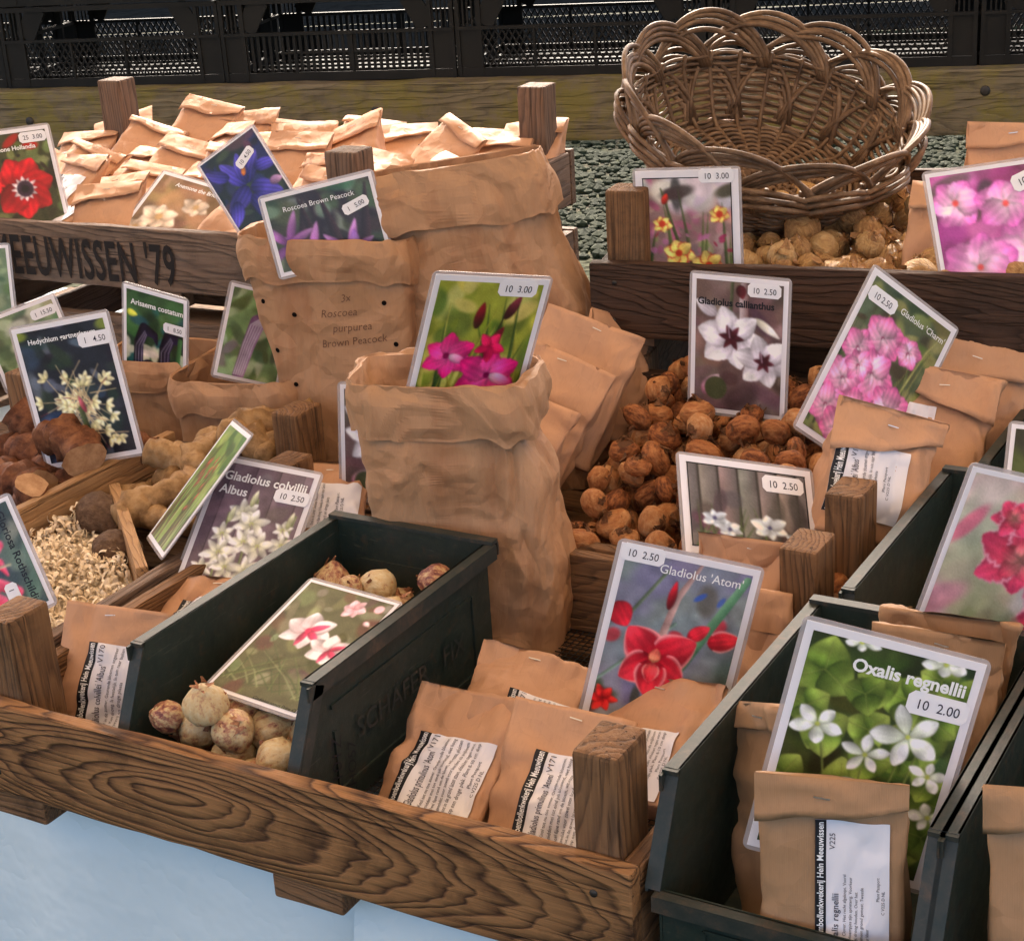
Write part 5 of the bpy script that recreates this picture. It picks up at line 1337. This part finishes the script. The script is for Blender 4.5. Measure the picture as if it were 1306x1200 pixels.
loose_skins(HD, M['golden_husk'], 380, 4, 'loose_tunics', 'loose papery tunics among the golden bulbs', .020)
pale = [bulb_mesh(40+i, .92, r=1.0, husks=8, rough=.06, husk_len=.6, point=.35) for i in range(6)]
def regF(r): return r.uniform(.135, .266), r.uniform(.025, .325)
HF = heap(110, regF, .0180, lambda x, y: .836+.05*max(0, y-.05), 8, 8)
HF = clear_of_cards(HF, ('bincard',))
scatter(HF, 'pale_bulb', pale, (M['palebulb'], M['pale_husk']), 'pale bulb with flaking purplish skin in the metal bin', 'bulb', 'pale bulbs in the metal bin', 5)
loose_skins(HF, M['pale_husk'], 150, 5, 'loose_skins', 'loose papery skins among the pale bulbs', .014)
def regR(r): return r.uniform(.70, .85), r.uniform(.42, .66)
HR = heap(40, regR, .0225, lambda x, y: .816+.25*max(0, .6-y), 9, 8)
scatter(HR, 'brown_bulb', gold, (M['golden'], M['golden_husk']), 'brown papery bulb in the bin with the coral pink card', 'bulb', 'bulbs in the bin behind the clover leaf card', 6)

rgz = random.Random(21)
chunks = [lump_mesh(i, [(-.03, 0, 0), (0, .004, .003), (.03, -.002, 0)], [.021, .025, .022], 14, .18, True, 5, .12) for i in range(5)]
for m in chunks: m.materials.append(M['rhizome']); m.materials.append(M['rhizome_cut'])
HC = heap(46, lambda r: (r.uniform(-.575, -.375), r.uniform(.30, .60)), .027, lambda x, y: .835+.10*max(0, y-.45), 12, 10)
for i, (x, y, z, r) in enumerate(HC):
    o = link('rhizome_piece', chunks[i % 5], None, None, (x, y, z), (rgz.gauss(0, .5), rgz.gauss(0, .5), rgz.random()*6.28), 'chunky russet rhizome piece with a cut face below the Hedychium card', 'rhizome', 'rhizome pieces heaped in the left tray')
    s = r/.025; o.scale = (s, s, s)
o = link('rhizome_piece', lump_mesh(31, [(-.06, 0, 0), (-.01, .01, .008), (.05, 0, 0)], [.022, .027, .023], 22, .3, True, 8, .2), [M['rhizome'], M['rhizome_cut']], None, (-.405, .478, .955), (.2, .1, -.35), 'largest russet rhizome piece directly under the Hedychium card', 'rhizome')
ging = [lump_mesh(50+i, [(-.05, 0, 0), (-.015, .008, .004), (.02, -.004, .006), (.05, .01, 0)], [.016, .021, .016, .019], 14, .22, False, 5, .10) for i in range(4)]
for m in ging: m.materials.append(M['ginger'])
for i, (px, py, z, rz, s) in enumerate(((205, 640, .915, 1.2, 1.1), (235, 590, .93, .5, 1.0), (262, 580, .935, 1.9, .95), (200, 665, .90, .2, .9), (345, 548, .955, .9, 1.15), (330, 575, .94, .3, 1.1), (362, 565, .945, 1.6, .9), (225, 625, .905, 2.4, 1.0), (270, 600, .91, .7, 1.0), (180, 640, .885, 1.8, 1.0))):
    p = at_z(px, py, z)
    o = link('knobbly_rhizome', ging[i % 4], None, None, p, (rgz.gauss(0, .3), rgz.gauss(0, .3), rz), 'knobbly tan rhizome beside the steeply leaning card', 'rhizome', 'knobbly rhizomes in the left tray')
    o.scale = (s, s, s)
for i, (px, py, z, s, lb) in enumerate(((128, 655, .905, 1.0, 'larger brown tuber half buried in wood shavings'), (150, 700, .895, .9, 'smaller brown tuber lying against the slanting divider'))):
    me = bulb_mesh(70+i, .78, husks=0, rough=.05); me.materials.append(M['tuber']); me.materials.append(M['tuber'])
    o = link('tuber', me, None, None, at_z(px, py, z), (.5, .3, i*.8), lb, 'tuber'); o.scale = (.034*s, .028*s, .030*s)
rs = random.Random(33); mb = MB()
for i in range(9000):
    x, y = rs.uniform(-.34, -.10), rs.uniform(.06, .49)
    # left of the slanting divider only
    if (x+.337)*(.265-.475)-(y-.475)*(-.105+.337) < 0.003: continue
    z = .868+.022*rs.random()+.016*math.sin(x*30)*math.sin(y*20)+.07*max(0, .3-abs(y-.3))*.6
    cr = rs.uniform(.003, .009); wd = rs.uniform(.0018, .0050); tw = rs.uniform(.8, 3.2); n = 6
    Rm = Euler((rs.random()*6.28, rs.random()*6.28, rs.random()*6.28)).to_matrix(); c = Vector((x, y, z)); V = []
    for k in range(n+1):
        a = tw*k/n; r_ = cr*(1+.25*k/n)
        for sd in (-1, 1): V.append(c+Rm @ Vector((r_*math.cos(a), r_*math.sin(a), sd*wd/2+wd*.5*k/n)))
    mb.add(V, [(2*k, 2*k+1, 2*k+3, 2*k+2) for k in range(n)])
link('wood_shavings', mb.mesh(), M['shaving'], None, label='curled pale wood shavings bedding the brown tubers', cat='shavings', kind='stuff')
me = pymesh([(-.345, .04, .872), (-.085, .04, .872), (-.085, .27, .872), (-.33, .47, .872)], [(0, 1, 2, 3)])
link('bedding_layer', me, M['shaving'], None, label='flat layer of pale shavings under the curled ones', cat='shavings', kind='stuff')
link('paper_liner', pymesh([(.26, .52, .827), (.63, .52, .827), (.63, .91, .94), (.26, .91, .94)], [(0, 1, 2, 3)]), M['kraft_dull'], None, label='kraft paper liner under the reddish brown corms', cat='paper')

# ================================================================== WILLOW BASKET
def basket(loc, rot):
    root = thing('willow_basket', 'woven brown willow basket with looped rim resting on golden bulbs', 'basket', loc, rot)
    ST = 26; rb = random.Random(4)
    def wall(z):                       # radius of the wall at height z
        return .145+.055*min(1, z/.085)**.8
    def ring(r, z, ph, amp, rad, k):
        P = []; n = ST*6
        for i in range(n):
            a = 2*PI*i/n; s = math.sin(a*ST/2+ph)
            rr = r+amp*s+.0015*noise.noise(Vector((math.cos(a)*3, math.sin(a)*3, k)))
            P.append((rr*math.cos(a), rr*math.sin(a), z+.0012*noise.noise(Vector((math.cos(a)*4, math.sin(a)*4, k+9)))))
        V, F = tube_data(P, rad, 6, True); return pymesh(V, F, True)
    k = 0
    r = .022
    while r < .143:                    # woven base: rods pass over and under the spokes
        P = []; n = ST*6
        for i in range(n):
            a = 2*PI*i/n; P.append((r*math.cos(a), r*math.sin(a), .006+.0035*math.sin(a*ST/2+PI*(k % 2))))
        V, F = tube_data(P, .0031, 5, True); link('base_weave', pymesh(V, F, True), M['willow'], root); r += .0062; k += 1
    for i in range(20):
        z = .006+i*.0050
        link('wall_weave', ring(wall(z)+.002, z, PI*(i % 2), .0042, .0031, i), M['willow'], root)
    for i in range(ST):
        a = 2*PI*i/ST
        P = [(.01*math.cos(a), .01*math.sin(a), .006), (.08*math.cos(a), .08*math.sin(a), .006), (.142*math.cos(a), .142*math.sin(a), .007)]
        P += [(wall(z)*math.cos(a), wall(z)*math.sin(a), z) for z in (.02, .04, .06, .085, .108)]
        V, F = tube_data(P, .0036, 6); link('stake', pymesh(V, F, True), M['willow'], root)
    def loop(i, a0, span, z0, z1, r0, r1, rt, ztop, rad, off, name):
        P = []; n = 22
        for j in range(n+1):
            t = j/n; a = a0+span*t+off
            zz = (z0*(1-t)+z1*t)+(ztop-(z0*(1-t)+z1*t))*math.sin(PI*t)**.62
            rr = (r0*(1-t)+r1*t)+(rt-(r0*(1-t)+r1*t))*math.sin(PI*t)**.8
            w = .0015*noise.noise(Vector((i*1.7, t*3, off*40)))
            P.append(((rr+w)*math.cos(a), (rr+w)*math.sin(a), zz+w))
        V, F = tube_data(P, [rad*(1-.25*t/n) for t in range(n+1)], 7); link(name, pymesh(V, F, True), M['willow'], root)
    st = 2*PI/ST
    for i in range(0, ST, 1):
        a = i*st
        if i % 2 == 0:
            for q in range(4):
                h = rb.uniform(-.006, .006)
                loop(i+q*50, a, st*4.4, .085, .07, .197, .207, .224-.004*q, .166+h*.6-.007*q, .0046, q*.026, 'rim_arch')
            for q in range(3):
                loop(i+q*70+200, a+st*.8, st*4.4, .012, .012, .158, .156, .226, .118-.012*q, .0044, q*.034, 'outer_arch')
    V, F = tube_data([(.152*math.cos(2*PI*i/80), .152*math.sin(2*PI*i/80), .004+.003*math.sin(i*1.3)) for i in range(80)], .006, 7, True); link('foot_ring', pymesh(V, F, True), M['willow'], root)
    return root
pb = at_y(985, 262, 1.13)
bk = basket((.226, 1.262, 1.170), (Matrix.Rotation(.36, 3, Vector((.86, .51, 0))) @ Matrix.Rotation(.14, 3, Vector((-.51, .86, 0)))).to_euler())
bk.scale = (.95, .95, .93)
